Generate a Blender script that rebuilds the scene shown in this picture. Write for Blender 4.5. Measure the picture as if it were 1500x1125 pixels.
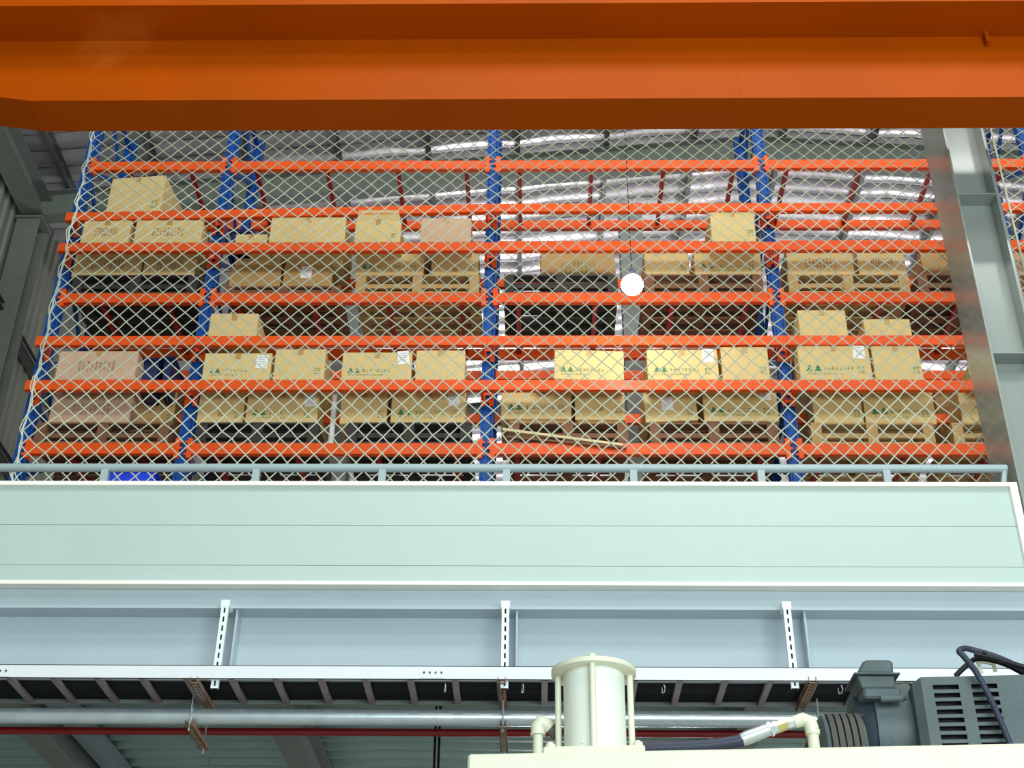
import bpy, bmesh, math, random
from mathutils import Vector, Matrix
random.seed(7)
C = bpy.context.scene.collection
for o in list(bpy.data.objects): bpy.data.objects.remove(o)

# ------------------------------------------------------------------ camera
F = 2000.0                       # focal length in pixels of the 1500x1125 frame
Zc = Vector((38, 3132, 2000)).normalized()
Xc = Vector((1, 0, -0.019)).normalized()
Yc = Vector((38, -1277, 2000)); Yc = (Yc - Yc.dot(Zc)*Zc - Yc.dot(Xc)*Xc).normalized()
EYE = Vector((0, 0, 1.6))
# camera axes in world coordinates (right, up, forward)
cr = Vector((Xc.x, Yc.x, Zc.x)); cu = Vector((Xc.y, Yc.y, Zc.y)); cf = Vector((Xc.z, Yc.z, Zc.z))
cd = bpy.data.cameras.new('camera'); cam = bpy.data.objects.new('camera', cd); C.objects.link(cam)
cam.matrix_world = Matrix(((cr.x, cu.x, -cf.x, EYE.x), (cr.y, cu.y, -cf.y, EYE.y), (cr.z, cu.z, -cf.z, EYE.z), (0, 0, 0, 1)))
cd.sensor_width = 36; cd.lens = F/1500*36; cd.clip_start = 0.05; cd.clip_end = 200
bpy.context.scene.camera = cam
def at(px, py, Y):
    "point of the vertical plane y=Y seen at a photograph pixel"
    d = cr*((px-750)/F) + cu*((562.5-py)/F) + cf
    return EYE + d*(Y/d.y)
def atz(px, py, z):
    d = cr*((px-750)/F) + cu*((562.5-py)/F) + cf
    return EYE + d*((z-EYE.z)/d.z)

# ------------------------------------------------------------------ world, lights, exposure
sc = bpy.context.scene
vs = sc.view_settings
vs.view_transform = 'Standard'; vs.look = 'None'; vs.gamma = 1; vs.use_curve_mapping = False
vs.exposure = 0.22
W = bpy.data.worlds.new('world'); sc.world = W; W.use_nodes = True
bg = W.node_tree.nodes['Background']; bg.inputs[0].default_value = (0.78, 0.9, 0.95, 1); bg.inputs[1].default_value = 0.55
def area(name, loc, target, sx, sy, power, col):
    l = bpy.data.lights.new(name, 'AREA'); l.shape = 'RECTANGLE'; l.size = sx; l.size_y = sy; l.energy = power; l.color = col
    o = bpy.data.objects.new(name, l); C.objects.link(o); o.location = loc
    o.rotation_euler = (Vector(target)-Vector(loc)).to_track_quat('-Z', 'Y').to_euler(); return o
area('high_bay_lamps', (2.5, 1.2, 13.0), (2.5, 7.0, 5.0), 9, 1.4, 480, (0.95, 1.0, 0.93))
area('rack_front_fill', (1.5, -3.5, 13.0), (1.0, 9, 7.0), 8, 1.4, 260, (0.97, 1.0, 0.90))  # added fill from behind the camera to brighten the racking, no known fixture
area('door_daylight', (3.5, -6.0, 3.4), (1.0, 8, 5.6), 9, 4.5, 1020, (0.86, 0.98, 1.0))
area('rack_top_fill', (2.6, 9.3, 13.2), (2.6, 10.8, 5), 8, 0.6, 60, (1.0, 0.93, 0.78))  # added unseen fill high over the aisle, lifts the rack brightness
area('back_window_daylight', (1.2, 25.0, 4.0), (1.0, 17, 14), 3.0, 1.6, 620, (0.97, 0.95, 1.0))
area('back_window_daylight', (8.0, 25.0, 4.0), (6.0, 17, 14), 1.6, 1.6, 380, (0.97, 0.95, 1.0))

# ------------------------------------------------------------------ materials
MATS = {}
def mat(name, col, rough=0.5, metal=0.0, var=0.08, scale=6.0, bump=0.0, bscale=None, coat=0.0, emit=0.0, stain=None, stretch=None):
    if name in MATS: return MATS[name]
    m = bpy.data.materials.new(name); m.use_nodes = True; nt = m.node_tree; N = nt.nodes; L = nt.links
    b = N['Principled BSDF']; b.inputs['Roughness'].default_value = rough; b.inputs['Metallic'].default_value = metal
    b.inputs['Coat Weight'].default_value = coat; b.inputs['Coat Roughness'].default_value = 0.12
    tc = N.new('ShaderNodeTexCoord'); src = tc.outputs['Object']
    if stretch:
        mp = N.new('ShaderNodeMapping'); mp.inputs['Scale'].default_value = stretch; L.new(src, mp.inputs[0]); src = mp.outputs[0]
    n = N.new('ShaderNodeTexNoise'); n.inputs['Scale'].default_value = scale; n.inputs['Detail'].default_value = 5; L.new(src, n.inputs['Vector'])
    r = N.new('ShaderNodeValToRGB'); L.new(n.outputs['Fac'], r.inputs[0])
    r.color_ramp.elements[0].position = 0.3; r.color_ramp.elements[1].position = 0.7
    lo = tuple(max(0, c*(1-var)) for c in col); hi = tuple(min(1, c*(1+var)) for c in col)
    r.color_ramp.elements[0].color = (*lo, 1); r.color_ramp.elements[1].color = (*hi, 1)
    out = r.outputs[0]
    if stain:
        sc_, pos, colr = stain
        n2 = N.new('ShaderNodeTexNoise'); n2.inputs['Scale'].default_value = sc_; n2.inputs['Detail'].default_value = 8; L.new(tc.outputs['Object'], n2.inputs['Vector'])
        r2 = N.new('ShaderNodeValToRGB'); r2.color_ramp.elements[0].position = pos; r2.color_ramp.elements[1].position = pos+0.12
        L.new(n2.outputs['Fac'], r2.inputs[0])
        mx = N.new('ShaderNodeMix'); mx.data_type = 'RGBA'; L.new(r2.outputs[0], mx.inputs[0]); L.new(out, mx.inputs[6]); mx.inputs[7].default_value = (*colr, 1)
        out = mx.outputs[2]
    L.new(out, b.inputs['Base Color'])
    if bump:
        n3 = N.new('ShaderNodeTexNoise'); n3.inputs['Scale'].default_value = bscale or scale*4; n3.inputs['Detail'].default_value = 4; L.new(src, n3.inputs['Vector'])
        bp = N.new('ShaderNodeBump'); bp.inputs['Strength'].default_value = bump; bp.inputs['Distance'].default_value = 0.02
        L.new(n3.outputs['Fac'], bp.inputs['Height']); L.new(bp.outputs[0], b.inputs['Normal'])
    if emit:
        b.inputs['Emission Color'].default_value = (*col, 1); b.inputs['Emission Strength'].default_value = emit
    MATS[name] = m; return m
M = {
 'girder': mat('orange_girder_paint', (0.37, 0.058, 0.0002), 0.42, var=0.05, scale=1.2, bump=0.05, bscale=3, stain=(0.9, 0.66, (0.48, 0.10, 0.01))),
 'fascia': mat('pale_green_grey_panel', (0.455, 0.56, 0.53), 0.42, var=0.015, scale=2, bump=0.03, bscale=8),
 'trimw': mat('cream_edge_paint', (0.93, 0.92, 0.82), 0.35, var=0.03),
 'greysteel': mat('grey_gloss_steel_paint', (0.42, 0.505, 0.55), 0.22, var=0.03, scale=1.5, bump=0.03, bscale=2, coat=0.3),
 'colsteel': mat('grey_green_column_paint', (0.27, 0.305, 0.28), 0.16, var=0.04, scale=1.5, bump=0.03, bscale=1.4, coat=0.4),
 'railp': mat('grey_rail_paint', (0.33, 0.42, 0.44), 0.35, var=0.04),
 'blue': mat('blue_rack_paint', (0.005, 0.075, 0.34), 0.45, var=0.12, scale=8),
 'orange': mat('orange_beam_paint', (0.85, 0.10, 0.012), 0.38, var=0.05, scale=3),
 'redbar': mat('dark_red_bar_paint', (0.42, 0.012, 0.012), 0.4, var=0.08),
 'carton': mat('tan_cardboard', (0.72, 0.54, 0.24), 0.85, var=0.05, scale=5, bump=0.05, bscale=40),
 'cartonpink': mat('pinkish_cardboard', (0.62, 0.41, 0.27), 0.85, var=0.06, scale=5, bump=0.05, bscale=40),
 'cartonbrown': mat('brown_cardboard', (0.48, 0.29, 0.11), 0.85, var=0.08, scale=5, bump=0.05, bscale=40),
 'tape': mat('brown_packing_tape', (0.50, 0.29, 0.09), 0.35, var=0.05),
 'green': mat('green_print_ink', (0.05, 0.22, 0.10), 0.8, var=0.3, scale=60),
 'purple': mat('violet_print_ink', (0.20, 0.10, 0.13), 0.8, var=0.3, scale=60),
 'paper': mat('white_paper', (0.88, 0.88, 0.88), 0.7, var=0.02),
 'ink': mat('grey_form_print', (0.35, 0.36, 0.42), 0.8),
 'woodlight': mat('light_pallet_wood', (0.50, 0.32, 0.13), 0.8, var=0.15, scale=7, stretch=(1, 8, 8)),
 'woodbrown': mat('brown_pallet_wood', (0.20, 0.09, 0.045), 0.8, var=0.2, scale=7, stretch=(1, 8, 8)),
 'wooddark': mat('black_stained_pallet_wood', (0.035, 0.028, 0.025), 0.7, var=0.3, scale=7, stretch=(1, 8, 8)),
 'net': mat('cream_nylon_cord', (0.56, 0.59, 0.46), 0.7, var=0.08, scale=3),
 'foil': mat('silver_roof_foil', (0.72, 0.68, 0.72), 0.33, metal=0.6, var=0.12, scale=1.4, bump=0.5, bscale=2.6, stretch=(1, 1.6, 1)),
 'purlin': mat('dark_galvanised_steel', (0.16, 0.17, 0.16), 0.45, metal=0.4, var=0.15),
 'rafter': mat('green_grey_rafter_paint', (0.20, 0.23, 0.20), 0.45, var=0.08),
 'wallm': mat('beige_grey_wall_sheet', (0.30, 0.31, 0.26), 0.5, var=0.06, scale=2),
 'concrete': mat('concrete_floor', (0.52, 0.53, 0.52), 0.6, var=0.12, scale=1.5),
 'zinc': mat('galvanised_zinc', (0.60, 0.68, 0.70), 0.26, metal=0.65, var=0.08, scale=10, bump=0.04, bscale=20),
 'whitetray': mat('white_powder_coat', (0.74, 0.77, 0.80), 0.35, var=0.02),
 'rung': mat('dull_rung_steel', (0.30, 0.25, 0.24), 0.5, metal=0.3, var=0.15, scale=9, stain=(6, 0.60, (0.26, 0.11, 0.06))),
 'rust': mat('rusty_strut_steel', (0.30, 0.17, 0.10), 0.6, metal=0.2, var=0.3, scale=12, stain=(5, 0.55, (0.33, 0.30, 0.27))),
 'hanger': mat('pale_strut_paint', (0.80, 0.88, 0.90), 0.35, metal=0.1, var=0.03),
 'slot': mat('slot_shade', (0.02, 0.02, 0.025), 0.8),  # near-black colour standing in for the shade inside slots
 'cable': mat('black_cable_rubber', (0.008, 0.009, 0.011), 0.5, var=0.2),
 'redpipe': mat('dark_red_pipe_paint', (0.28, 0.004, 0.004), 0.35, var=0.05),
 'deck': mat('galvanised_deck_sheet', (0.34, 0.46, 0.44), 0.32, metal=0.45, var=0.06, scale=4),
 'cream': mat('cream_machine_paint', (0.64, 0.645, 0.50), 0.45, var=0.03, scale=4, stain=(7, 0.70, (0.60, 0.52, 0.33))),
 'creamwhite': mat('white_cream_cylinder_paint', (0.70, 0.75, 0.66), 0.35, var=0.03, scale=5, stain=(9, 0.68, (0.64, 0.57, 0.38))),
 'motor': mat('blue_grey_motor_paint', (0.082, 0.108, 0.112), 0.42, var=0.12, scale=8, bump=0.08, bscale=60),
 'motord': mat('dark_motor_casting', (0.03, 0.045, 0.06), 0.5, var=0.2),
 'rubber': mat('grey_belt_rubber', (0.075, 0.072, 0.065), 0.65, var=0.12),
 'hose': mat('black_blue_hose', (0.035, 0.04, 0.065), 0.45, var=0.1),
 'brass': mat('brass_nut', (0.62, 0.52, 0.22), 0.3, metal=0.8, var=0.1),
 'bluep': mat('bright_blue_plastic', (0.01, 0.06, 0.85), 0.4, var=0.08),
 'bluedark': mat('dark_blue_plastic', (0.01, 0.025, 0.12), 0.4, var=0.2),
 'bulb': mat('lit_lamp_glass', (1.0, 0.97, 0.88), 0.3, emit=75, var=0),
 'white': mat('white_enamel', (0.8, 0.82, 0.8), 0.4),
 'greycol': mat('grey_back_column_paint', (0.28, 0.31, 0.31), 0.4, var=0.05),
 'stick': mat('pale_raw_timber', (0.72, 0.60, 0.33), 0.7, var=0.1),
}

for k_, v_ in (('girder', 0.05), ('orange', 0.2), ('blue', 0.2), ('motor', 0.2), ('rubber', 0.15), ('motord', 0.2), ('carton', 0.2), ('cable', 0.25), ('hose', 0.25)): MATS_ = M[k_].node_tree.nodes['Principled BSDF']; MATS_.inputs['Specular IOR Level'].default_value = v_

# ------------------------------------------------------------------ helpers
class MB:
    def __init__(s): s.v = []; s.f = []
    def box(s, x0, x1, y0, y1, z0, z1, mtx=None):
        b = len(s.v)
        P = [(x0,y0,z0),(x1,y0,z0),(x1,y1,z0),(x0,y1,z0),(x0,y0,z1),(x1,y0,z1),(x1,y1,z1),(x0,y1,z1)]
        if mtx: P = [tuple(mtx @ Vector(p)) for p in P]
        s.v += P
        s.f += [tuple(b+i for i in q) for q in ((0,3,2,1),(4,5,6,7),(0,1,5,4),(1,2,6,5),(2,3,7,6),(3,0,4,7))]
        return s
    def bar(s, a, b, w, h, up=(0,0,1)):
        "box section bar from a to b, w across, h along up"
        a = Vector(a); b = Vector(b); d = (b-a); L = d.length; d.normalize(); up = Vector(up)
        r = d.cross(up)
        if r.length < 1e-4: r = d.cross(Vector((0,1,0)))
        r.normalize(); u = r.cross(d).normalized()
        m = Matrix(((r.x, d.x, u.x, a.x), (r.y, d.y, u.y, a.y), (r.z, d.z, u.z, a.z), (0,0,0,1)))
        return s.box(-w/2, w/2, 0, L, -h/2, h/2, m)
    def tube(s, pts, rad, n=12, cap=True):
        pts = [Vector(p) for p in pts]; k = len(pts)
        if not isinstance(rad, (list, tuple)): rad = [rad]*k
        prev = None; base = len(s.v)
        for i, p in enumerate(pts):
            d = (pts[min(i+1, k-1)] - pts[max(i-1, 0)]).normalized()
            if prev is None:
                r = d.cross(Vector((0,0,1)))
                if r.length < 1e-3: r = d.cross(Vector((0,1,0)))
            else: r = prev - d*prev.dot(d)
            r.normalize(); prev = r; u = r.cross(d)
            for j in range(n):
                a = 2*math.pi*j/n; s.v.append(tuple(p + (r*math.cos(a)+u*math.sin(a))*rad[i]))
        for i in range(k-1):
            for j in range(n):
                s.f.append((base+i*n+j, base+(i+1)*n+j, base+(i+1)*n+(j+1)%n, base+i*n+(j+1)%n))
        if cap:
            s.f.append(tuple(base+j for j in range(n))); s.f.append(tuple(base+(k-1)*n+j for j in reversed(range(n))))
        return s
    def lathe(s, c, axis, prof, n=32):
        "prof: list of (distance along axis, radius)"
        c = Vector(c); ax = Vector(axis).normalized()
        s2 = [c + ax*t for t, r in prof]
        r0 = ax.cross(Vector((0,0,1)));
        if r0.length < 1e-3: r0 = Vector((1,0,0))
        r0.normalize(); u0 = ax.cross(r0); base = len(s.v)
        for p, (t, r) in zip(s2, prof):
            for j in range(n):
                a = 2*math.pi*j/n; s.v.append(tuple(p + (r0*math.cos(a)+u0*math.sin(a))*max(r, 1e-4)))
        k = len(prof)
        for i in range(k-1):
            for j in range(n):
                s.f.append((base+i*n+j, base+i*n+(j+1)%n, base+(i+1)*n+(j+1)%n, base+(i+1)*n+j))
        s.f.append(tuple(base+j for j in reversed(range(n)))); s.f.append(tuple(base+(k-1)*n+j for j in range(n)))
        return s
    def prism(s, poly, axis, a0, a1):
        "poly: list of 2D points; extruded along axis 'x' (poly=y,z), 'y' (poly=x,z) or 'z' (poly=x,y)"
        n = len(poly); b = len(s.v)
        for a in (a0, a1):
            for p, q in poly:
                s.v.append((a, p, q) if axis == 'x' else (p, a, q) if axis == 'y' else (p, q, a))
        s.f.append(tuple(b+i for i in range(n))); s.f.append(tuple(b+n+i for i in reversed(range(n))))
        for i in range(n): s.f.append((b+i, b+n+i, b+n+(i+1)%n, b+(i+1)%n))
        return s
    def build(s, name, m, parent=None, bevel=0.0, smooth=False, kind=None, label=None):
        me = bpy.data.meshes.new(name); me.from_pydata(s.v, [], s.f)
        bm = bmesh.new(); bm.from_mesh(me)
        bmesh.ops.recalc_face_normals(bm, faces=bm.faces)
        if bevel: bmesh.ops.bevel(bm, geom=bm.edges, offset=bevel, segments=1, affect='EDGES', clamp_overlap=True)
        if smooth:
            for f in bm.faces: f.smooth = True
            for e in bm.edges:
                if len(e.link_faces) == 2 and e.calc_face_angle(0) > 0.6: e.smooth = False
        bm.to_mesh(me); bm.free(); me.materials.append(m)
        o = bpy.data.objects.new(name, me); C.objects.link(o)
        if parent:
            o.parent = parent; o.matrix_parent_inverse = Matrix.Translation(-parent.location) if False else Matrix()
        if kind: o['kind'] = kind
        if label: o['label'] = label
        return o
def tag(o, label=None, cat=None, group=None, kind=None):
    if label: o['label'] = label
    if cat: o['category'] = cat
    if group: o['group'] = group
    if kind: o['kind'] = kind
    return o
def empty(name, loc=(0,0,0), rz=0, label=None, cat=None, group=None, kind=None):
    o = bpy.data.objects.new(name, None); C.objects.link(o); o.location = loc; o.rotation_euler = (0,0,rz); o.empty_display_size = 0.1
    return tag(o, label, cat, group, kind)
def share(src, parent=None, loc=None, name=None):
    c = src.copy(); C.objects.link(c); c.parent = parent
    if loc is not None: c.location = loc
    return c
def copy_tree(o, parent=None):
    c = o.copy(); C.objects.link(c); c.parent = parent
    for ch in list(o.children): copy_tree(ch, c)
    return c
E = 1.6

# ------------------------------------------------------------------ distances (m from the camera)
DG = 6.60      # crane girder web
DF = 7.25      # parapet face
DN = 7.95      # safety net
DR = 11.0      # rack post face
DA = 10.77     # front of the beams carried on arms
WX = -7.15      # left wall
YB = 26.0
RX = 3.0       # ridge
def roof_z(x): return 14.22 + (0.10*(x-WX) if x < RX else 0.10*(RX-WX) - 0.08*(x-RX))

# ------------------------------------------------------------------ the setting
tag(MB().box(WX-0.3, 13, -9, YB, -0.1, 0).build('floor', M['concrete']), kind='structure', label='grey concrete floor of the hall')
def wall_panels(root, x, y0, y1, z0, z1):
    w = 0.9; n = int((y1-y0)/w)
    poly = []; k = 4
    for i in range(k):
        t = i*w/k
        poly += [(t, 0), (t+0.06, 0), (t+0.085, 0.03), (t+0.145, 0.03), (t+0.17, 0)]
    poly += [(w-0.004, 0), (w-0.004, -0.012), (0, -0.012)]
    mb = MB(); mb.prism([(q, p) for p, q in poly], 'z', z0, z1)
    first = mb.build('wall_sheet', M['wallm'], root); first.location = (x, y0, 0)
    for i in range(1, n): share(first, root, (x, y0+i*w, 0))
wl = empty('wall_left', (0,0,0), kind='structure', label='ribbed beige metal sheet wall on the left')
wall_panels(wl, WX, -9, YB, 0, roof_z(WX)+0.1)
wr = MB().box(13, 13.1, -9, YB, 0, 13.8).build('wall_right', M['wallm']); tag(wr, kind='structure')
wb = MB().box(WX, 13, YB, YB+0.1, 0, 14.2).build('wall_back', M['wallm']); tag(wb, kind='structure')
# roof: foil-faced strips across the hall, each its own sheet
rf = empty('ceiling', (0,0,0), kind='structure', label='sloping roof of wrinkled silver insulation foil between dark purlins')
rnd = random.Random(3)
def roof_strip(y, w, sag):
    mb = MB(); b = 0; xs = [WX + (13-WX)*i/44 for i in range(45)]; prof = [(0, 0.0), (0.12, -0.35), (0.35, -0.9), (0.65, -1.0), (0.88, -0.55), (0.97, 0.15), (1.0, 0.2)]
    np_ = len(prof)
    for i, x in enumerate(xs):
        bay = 0.5+0.5*math.cos((x-WX)/1.25*2*math.pi)      # tied up at each purlin
        s = sag*(1-0.65*bay)*(0.8+0.4*rnd.random())
        for t, h in prof: mb.v.append((x, y+t*w, roof_z(x) + (h*s if h < 0 else h*0.04)))
    for i in range(44):
        for j in range(np_-1):
            a = i*np_+j; mb.f.append((a, a+1, a+np_+1, a+np_))
    return mb.build('foil_strip', M['foil'], rf, smooth=True)
y = 11.6
while y < YB-0.1:
    w = 0.33; roof_strip(y, w, 0.05+0.03*rnd.random()); y += w
MB().box(WX, RX, -9, 11.6, 0, 0.05, Matrix(((1,0,0,0),(0,1,0,0),(0.10,0,1,roof_z(0)),(0,0,0,1)))).build('roof_sheet', M['foil'], rf)
MB().box(RX, 13, -9, 11.6, 0, 0.05, Matrix(((1,0,0,0),(0,1,0,0),(-0.08,0,1,roof_z(RX)+0.08*RX),(0,0,0,1)))).build('roof_sheet', M['foil'], rf)
MB().box(WX, RX, 11.6, YB, 0.06, 0.1, Matrix(((1,0,0,0),(0,1,0,0),(0.10,0,1,roof_z(0)),(0,0,0,1)))).build('roof_sheet', M['foil'], rf)
MB().box(RX, 13, 11.6, YB, 0.06, 0.1, Matrix(((1,0,0,0),(0,1,0,0),(-0.08,0,1,roof_z(RX)+0.08*RX),(0,0,0,1)))).build('roof_sheet', M['foil'], rf)
x = WX+0.62
while x < 12.8:
    z = roof_z(x)-0.06
    mb = MB(); mb.box(x-0.03, x-0.024, 8, YB, z-0.18, z); mb.box(x-0.03, x+0.03, 8, YB, z-0.006, z); mb.box(x-0.03, x+0.03, 8, YB, z-0.186, z-0.18)
    mb.build('purlin', M['purlin'], rf); x += 1.25
def ibeam_x(mb, x0, x1, yc, z0, z1, half, tf=0.014, tw=0.01):
    mb.box(x0, x1, yc-half, yc+half, z0, z0+tf); mb.box(x0, x1, yc-half, yc+half, z1-tf, z1); mb.box(x0, x1, yc-tw/2, yc+tw/2, z0+tf, z1-tf)
# rafters following the roof slope, with their wall columns and the eave beam on the left
j = at(72, 318, 14.5)
for ry in (14.5, 21.0):
    r = empty('roof_rafter', (0,0,0), kind='structure')
    for a, b in ((WX+0.1, RX), (RX, 12.9)):
        za, zb = roof_z(a)-0.28, roof_z(b)-0.28
        for nm, w, h, dz in (('flange', 0.2, 0.014, 0), ('web', 0.01, 0.42, -0.21), ('flange', 0.2, 0.014, -0.42)):
            MB().bar((a, ry, za+dz), (b, ry, zb+dz), w, h).build(nm, M['rafter'], r)
    c = empty('wall_column', (0,0,0), kind='structure', label='grey green steel column against the left wall')
    mb = MB(); xx = WX+0.22; z1 = 13.43
    mb.box(xx-0.16, xx+0.16, ry-0.16, ry-0.148, 0, z1); mb.build('flange', M['rafter'], c)
    MB().box(xx-0.16, xx+0.16, ry+0.148, ry+0.16, 0, z1).build('flange', M['rafter'], c)
    MB().box(xx-0.006, xx+0.006, ry-0.148, ry+0.148, 0, z1).build('web', M['rafter'], c)
    MB().box(xx-0.2, xx+0.2, ry-0.2, ry+0.2, z1, z1+0.03).build('cap_plate', M['rafter'], c)
    mb = MB(); mb.box(xx-0.16, xx-0.15, ry-0.15, ry+0.15, 0, z1-0.02); mb.build('side_plate', M['rafter'], c)
eb = empty('eave_beam', (0,0,0), kind='structure', label='grey green eave beam running away along the top of the left wall')
ez = 13.50; ex = WX+0.26
MB().box(ex-0.16, ex+0.16, 5, 14.7, ez+0.36, ez+0.375).build('flange', M['rafter'], eb)
MB().box(ex-0.16, ex+0.16, 5, 14.7, ez, ez+0.015).build('flange', M['rafter'], eb)
MB().box(ex-0.006, ex+0.006, 5, 14.7, ez+0.015, ez+0.36).build('web', M['rafter'], eb)
for k, gz in enumerate((11.9, 10.3, 8.7, 7.1, 5.5, 3.9)):
    g = MB(); g.box(WX+0.035, WX+0.20, 5, YB-0.2, gz, gz+0.004); g.box(WX+0.035, WX+0.20, 5, YB-0.2, gz+0.11, gz+0.114); g.box(WX+0.19, WX+0.20, 5, YB-0.2, gz, gz+0.03); g.box(WX+0.035, WX+0.04, 5, YB-0.2, gz, gz+0.114)
    tag(g.build('wall_girt', M['purlin']), kind='structure')
# grey building columns behind the racking
for px, lab in ((514, 'grey steel column behind the racking, left of the middle upright'), (928, 'grey steel column behind the racking, straight behind the lit lamp')):
    p = at(px, 440, 13.3); c = empty('building_column', (0,0,0), kind='structure', label=lab); z1 = at(px, 308 if px > 600 else 352, 13.3).z
    MB().box(p.x-0.14, p.x+0.14, 13.15, 13.165, 0, z1).build('flange', M['greycol'], c)
    MB().box(p.x-0.14, p.x+0.14, 13.435, 13.45, 0, z1).build('flange', M['greycol'], c)
    MB().box(p.x-0.005, p.x+0.005, 13.165, 13.435, 0, z1).build('web', M['greycol'], c)

# ------------------------------------------------------------------ mezzanine: parapet, floor beam, deck
PX1 = at(1488, 712, DF).x; PX0 = WX+0.05
zt = at(750, 709, DF).z; zb = at(750, 858, DF).z; zg1 = at(750, 770, DF).z; zg2 = at(750, 829, DF).z
par = empty('wall_front', (0,0,0), kind='structure', label='pale green-grey panelled parapet of the mezzanine with cream edges')
for a, b in ((zb+0.016, zg2-0.0015), (zg2+0.0015, zg1-0.0015), (zg1+0.0015, zt-0.02)):
    MB().box(PX0, PX1-0.04, DF, DF+0.04, a, b).build('fascia_panel', M['fascia'], par)
MB().box(PX0, PX1-0.04, DF+0.008, DF+0.06, zb+0.016, zt-0.02).build('backing_sheet', M['greysteel'], par)
MB().box(PX0, PX1, DF-0.025, DF+0.10, zt-0.022, zt+0.004).build('top_trim', M['trimw'], par)
MB().box(PX0, PX1+0.9, DF-0.025, DF+0.06, zb-0.006, zb+0.016).build('bottom_trim', M['trimw'], par)
MB().box(PX1-0.045, PX1, DF-0.025, DF+0.06, zb+0.016, zt-0.022).build('end_trim', M['trimw'], par)
zfl = at(750, 889, DF+0.05).z
wf = at(750, 903, DF+0.18); zweb0 = at(750, 1008, DF+0.18).z
fb = empty('floor_beam', (0,0,0), kind='structure', label='glossy grey steel beam under the mezzanine parapet')
X0, X1 = PX0, 12.5
MB().box(X0, X1, DF+0.05, DF+0.07, zfl, zb-0.008).build('edge_plate', M['greysteel'], fb)
MB().box(X0, X1, DF+0.045, DF+0.31, zfl-0.016, zfl).build('top_flange', M['greysteel'], fb)
MB().box(X0, X1, DF+0.18, DF+0.192, zweb0+0.016, zfl-0.016).build('web', M['greysteel'], fb)
MB().box(X0, X1, DF+0.06, DF+0.31, zweb0, zweb0+0.016).build('bottom_flange', M['greysteel'], fb)
for px in (342, 757, 1183):
    p = at(px, 940, DF+0.07); MB().box(p.x-0.006, p.x+0.006, DF+0.07, DF+0.18, zweb0+0.016, zfl-0.016).build('stiffener_plate', M['greysteel'], fb)
zd = E + 3.18
dk = empty('floor_upper', (0,0,0), kind='structure', label='ribbed galvanised deck sheets under the mezzanine floor')
MB().box(WX, 13, DF+0.33, 24, zd+0.06, zd+0.2).build('floor_slab', M['concrete'], dk)
prof = [(0,0.05),(0.07,0.05),(0.085,0.0),(0.12,0.0),(0.135,0.05),(0.21,0.05),(0.21,0.055),(0,0.055)]
mb = MB(); mb.prism([(a, b) for a, b in prof], 'x', 0, 2.247); first = mb.build('deck_rib', M['deck'], dk); first.location = (WX+0.1, DF+0.4, zd)
for ix in range(7):
    for iy in range(22):
        if ix == 0 and iy == 0: continue
        share(first, dk, (WX+0.1+ix*2.25, DF+0.4+iy*0.21, zd))
def under_beam(px0, y0, h, w, m, name, lab, box=False):
    p = atz(px0, 1090, zd-h); c = empty(name, (0,0,0), kind='structure', label=lab)
    if box: MB().box(p.x-w/2, p.x+w/2, y0, 20, zd-h, zd-0.004).build('steel_tube', m, c); MB().box(p.x-w/2-0.01, p.x-w/2, y0, 20, zd-h-0.004, zd-h+0.02).build('seam', m, c)
    else:
        MB().box(p.x-w/2, p.x+w/2, y0, 20, zd-h, zd-h+0.014).build('flange', m, c)
        MB().box(p.x-w/2, p.x+w/2, y0, 20, zd-0.018, zd-0.004).build('flange', m, c)
        MB().box(p.x-0.006, p.x+0.006, y0, 20, zd-h+0.014, zd-0.018).build('web', m, c)
under_beam(60, DF+0.45, 0.30, 0.17, M['rafter'], 'deck_beam', 'dull grey beam under the deck, nearest the lower left corner')
under_beam(133, DF+0.45, 0.10, 0.13, M['railp'], 'deck_duct', 'bright galvanised square duct under the deck at lower left', True)
under_beam(424, DF+0.45, 0.28, 0.17, M['rafter'], 'deck_beam', 'dull grey beam under the deck, left of the cream machine')
under_beam(1090, DF+0.45, 0.28, 0.17, M['rafter'], 'deck_beam', 'dull grey beam under the deck behind the hose')

# handrail on the parapet
DH = DF+0.16
rz = at(750, 686, DH).z; hx1 = at(1474, 686, DH).x
hr = empty('handrail', (0,0,0), label='grey round pipe handrail on short posts along the top of the parapet', cat='railing')
pts = [(PX0, DH, rz), (hx1, DH, rz), (hx1-0.012, DH, rz-0.004), (hx1-0.06, DH, zt-0.01)]
MB().tube(pts[:2], 0.027, 16).build('rail_pipe', M['railp'], hr, smooth=True)
MB().tube(pts[2:], 0.018, 12).build('end_bend', M['railp'], hr, smooth=True)
for px in (-40, 153, 375, 560, 742, 928, 1115, 1299):
    p = at(px, 700, DH)
    MB().box(p.x-0.022, p.x+0.022, DH-0.02, DH+0.02, zt-0.12, rz-0.015).build('post', M['railp'], hr)
MB().box(PX0, PX1-0.05, DH-0.06, DH+0.06, zt-0.14, zt-0.12).build('fixing_plate', M['railp'], hr)

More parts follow.
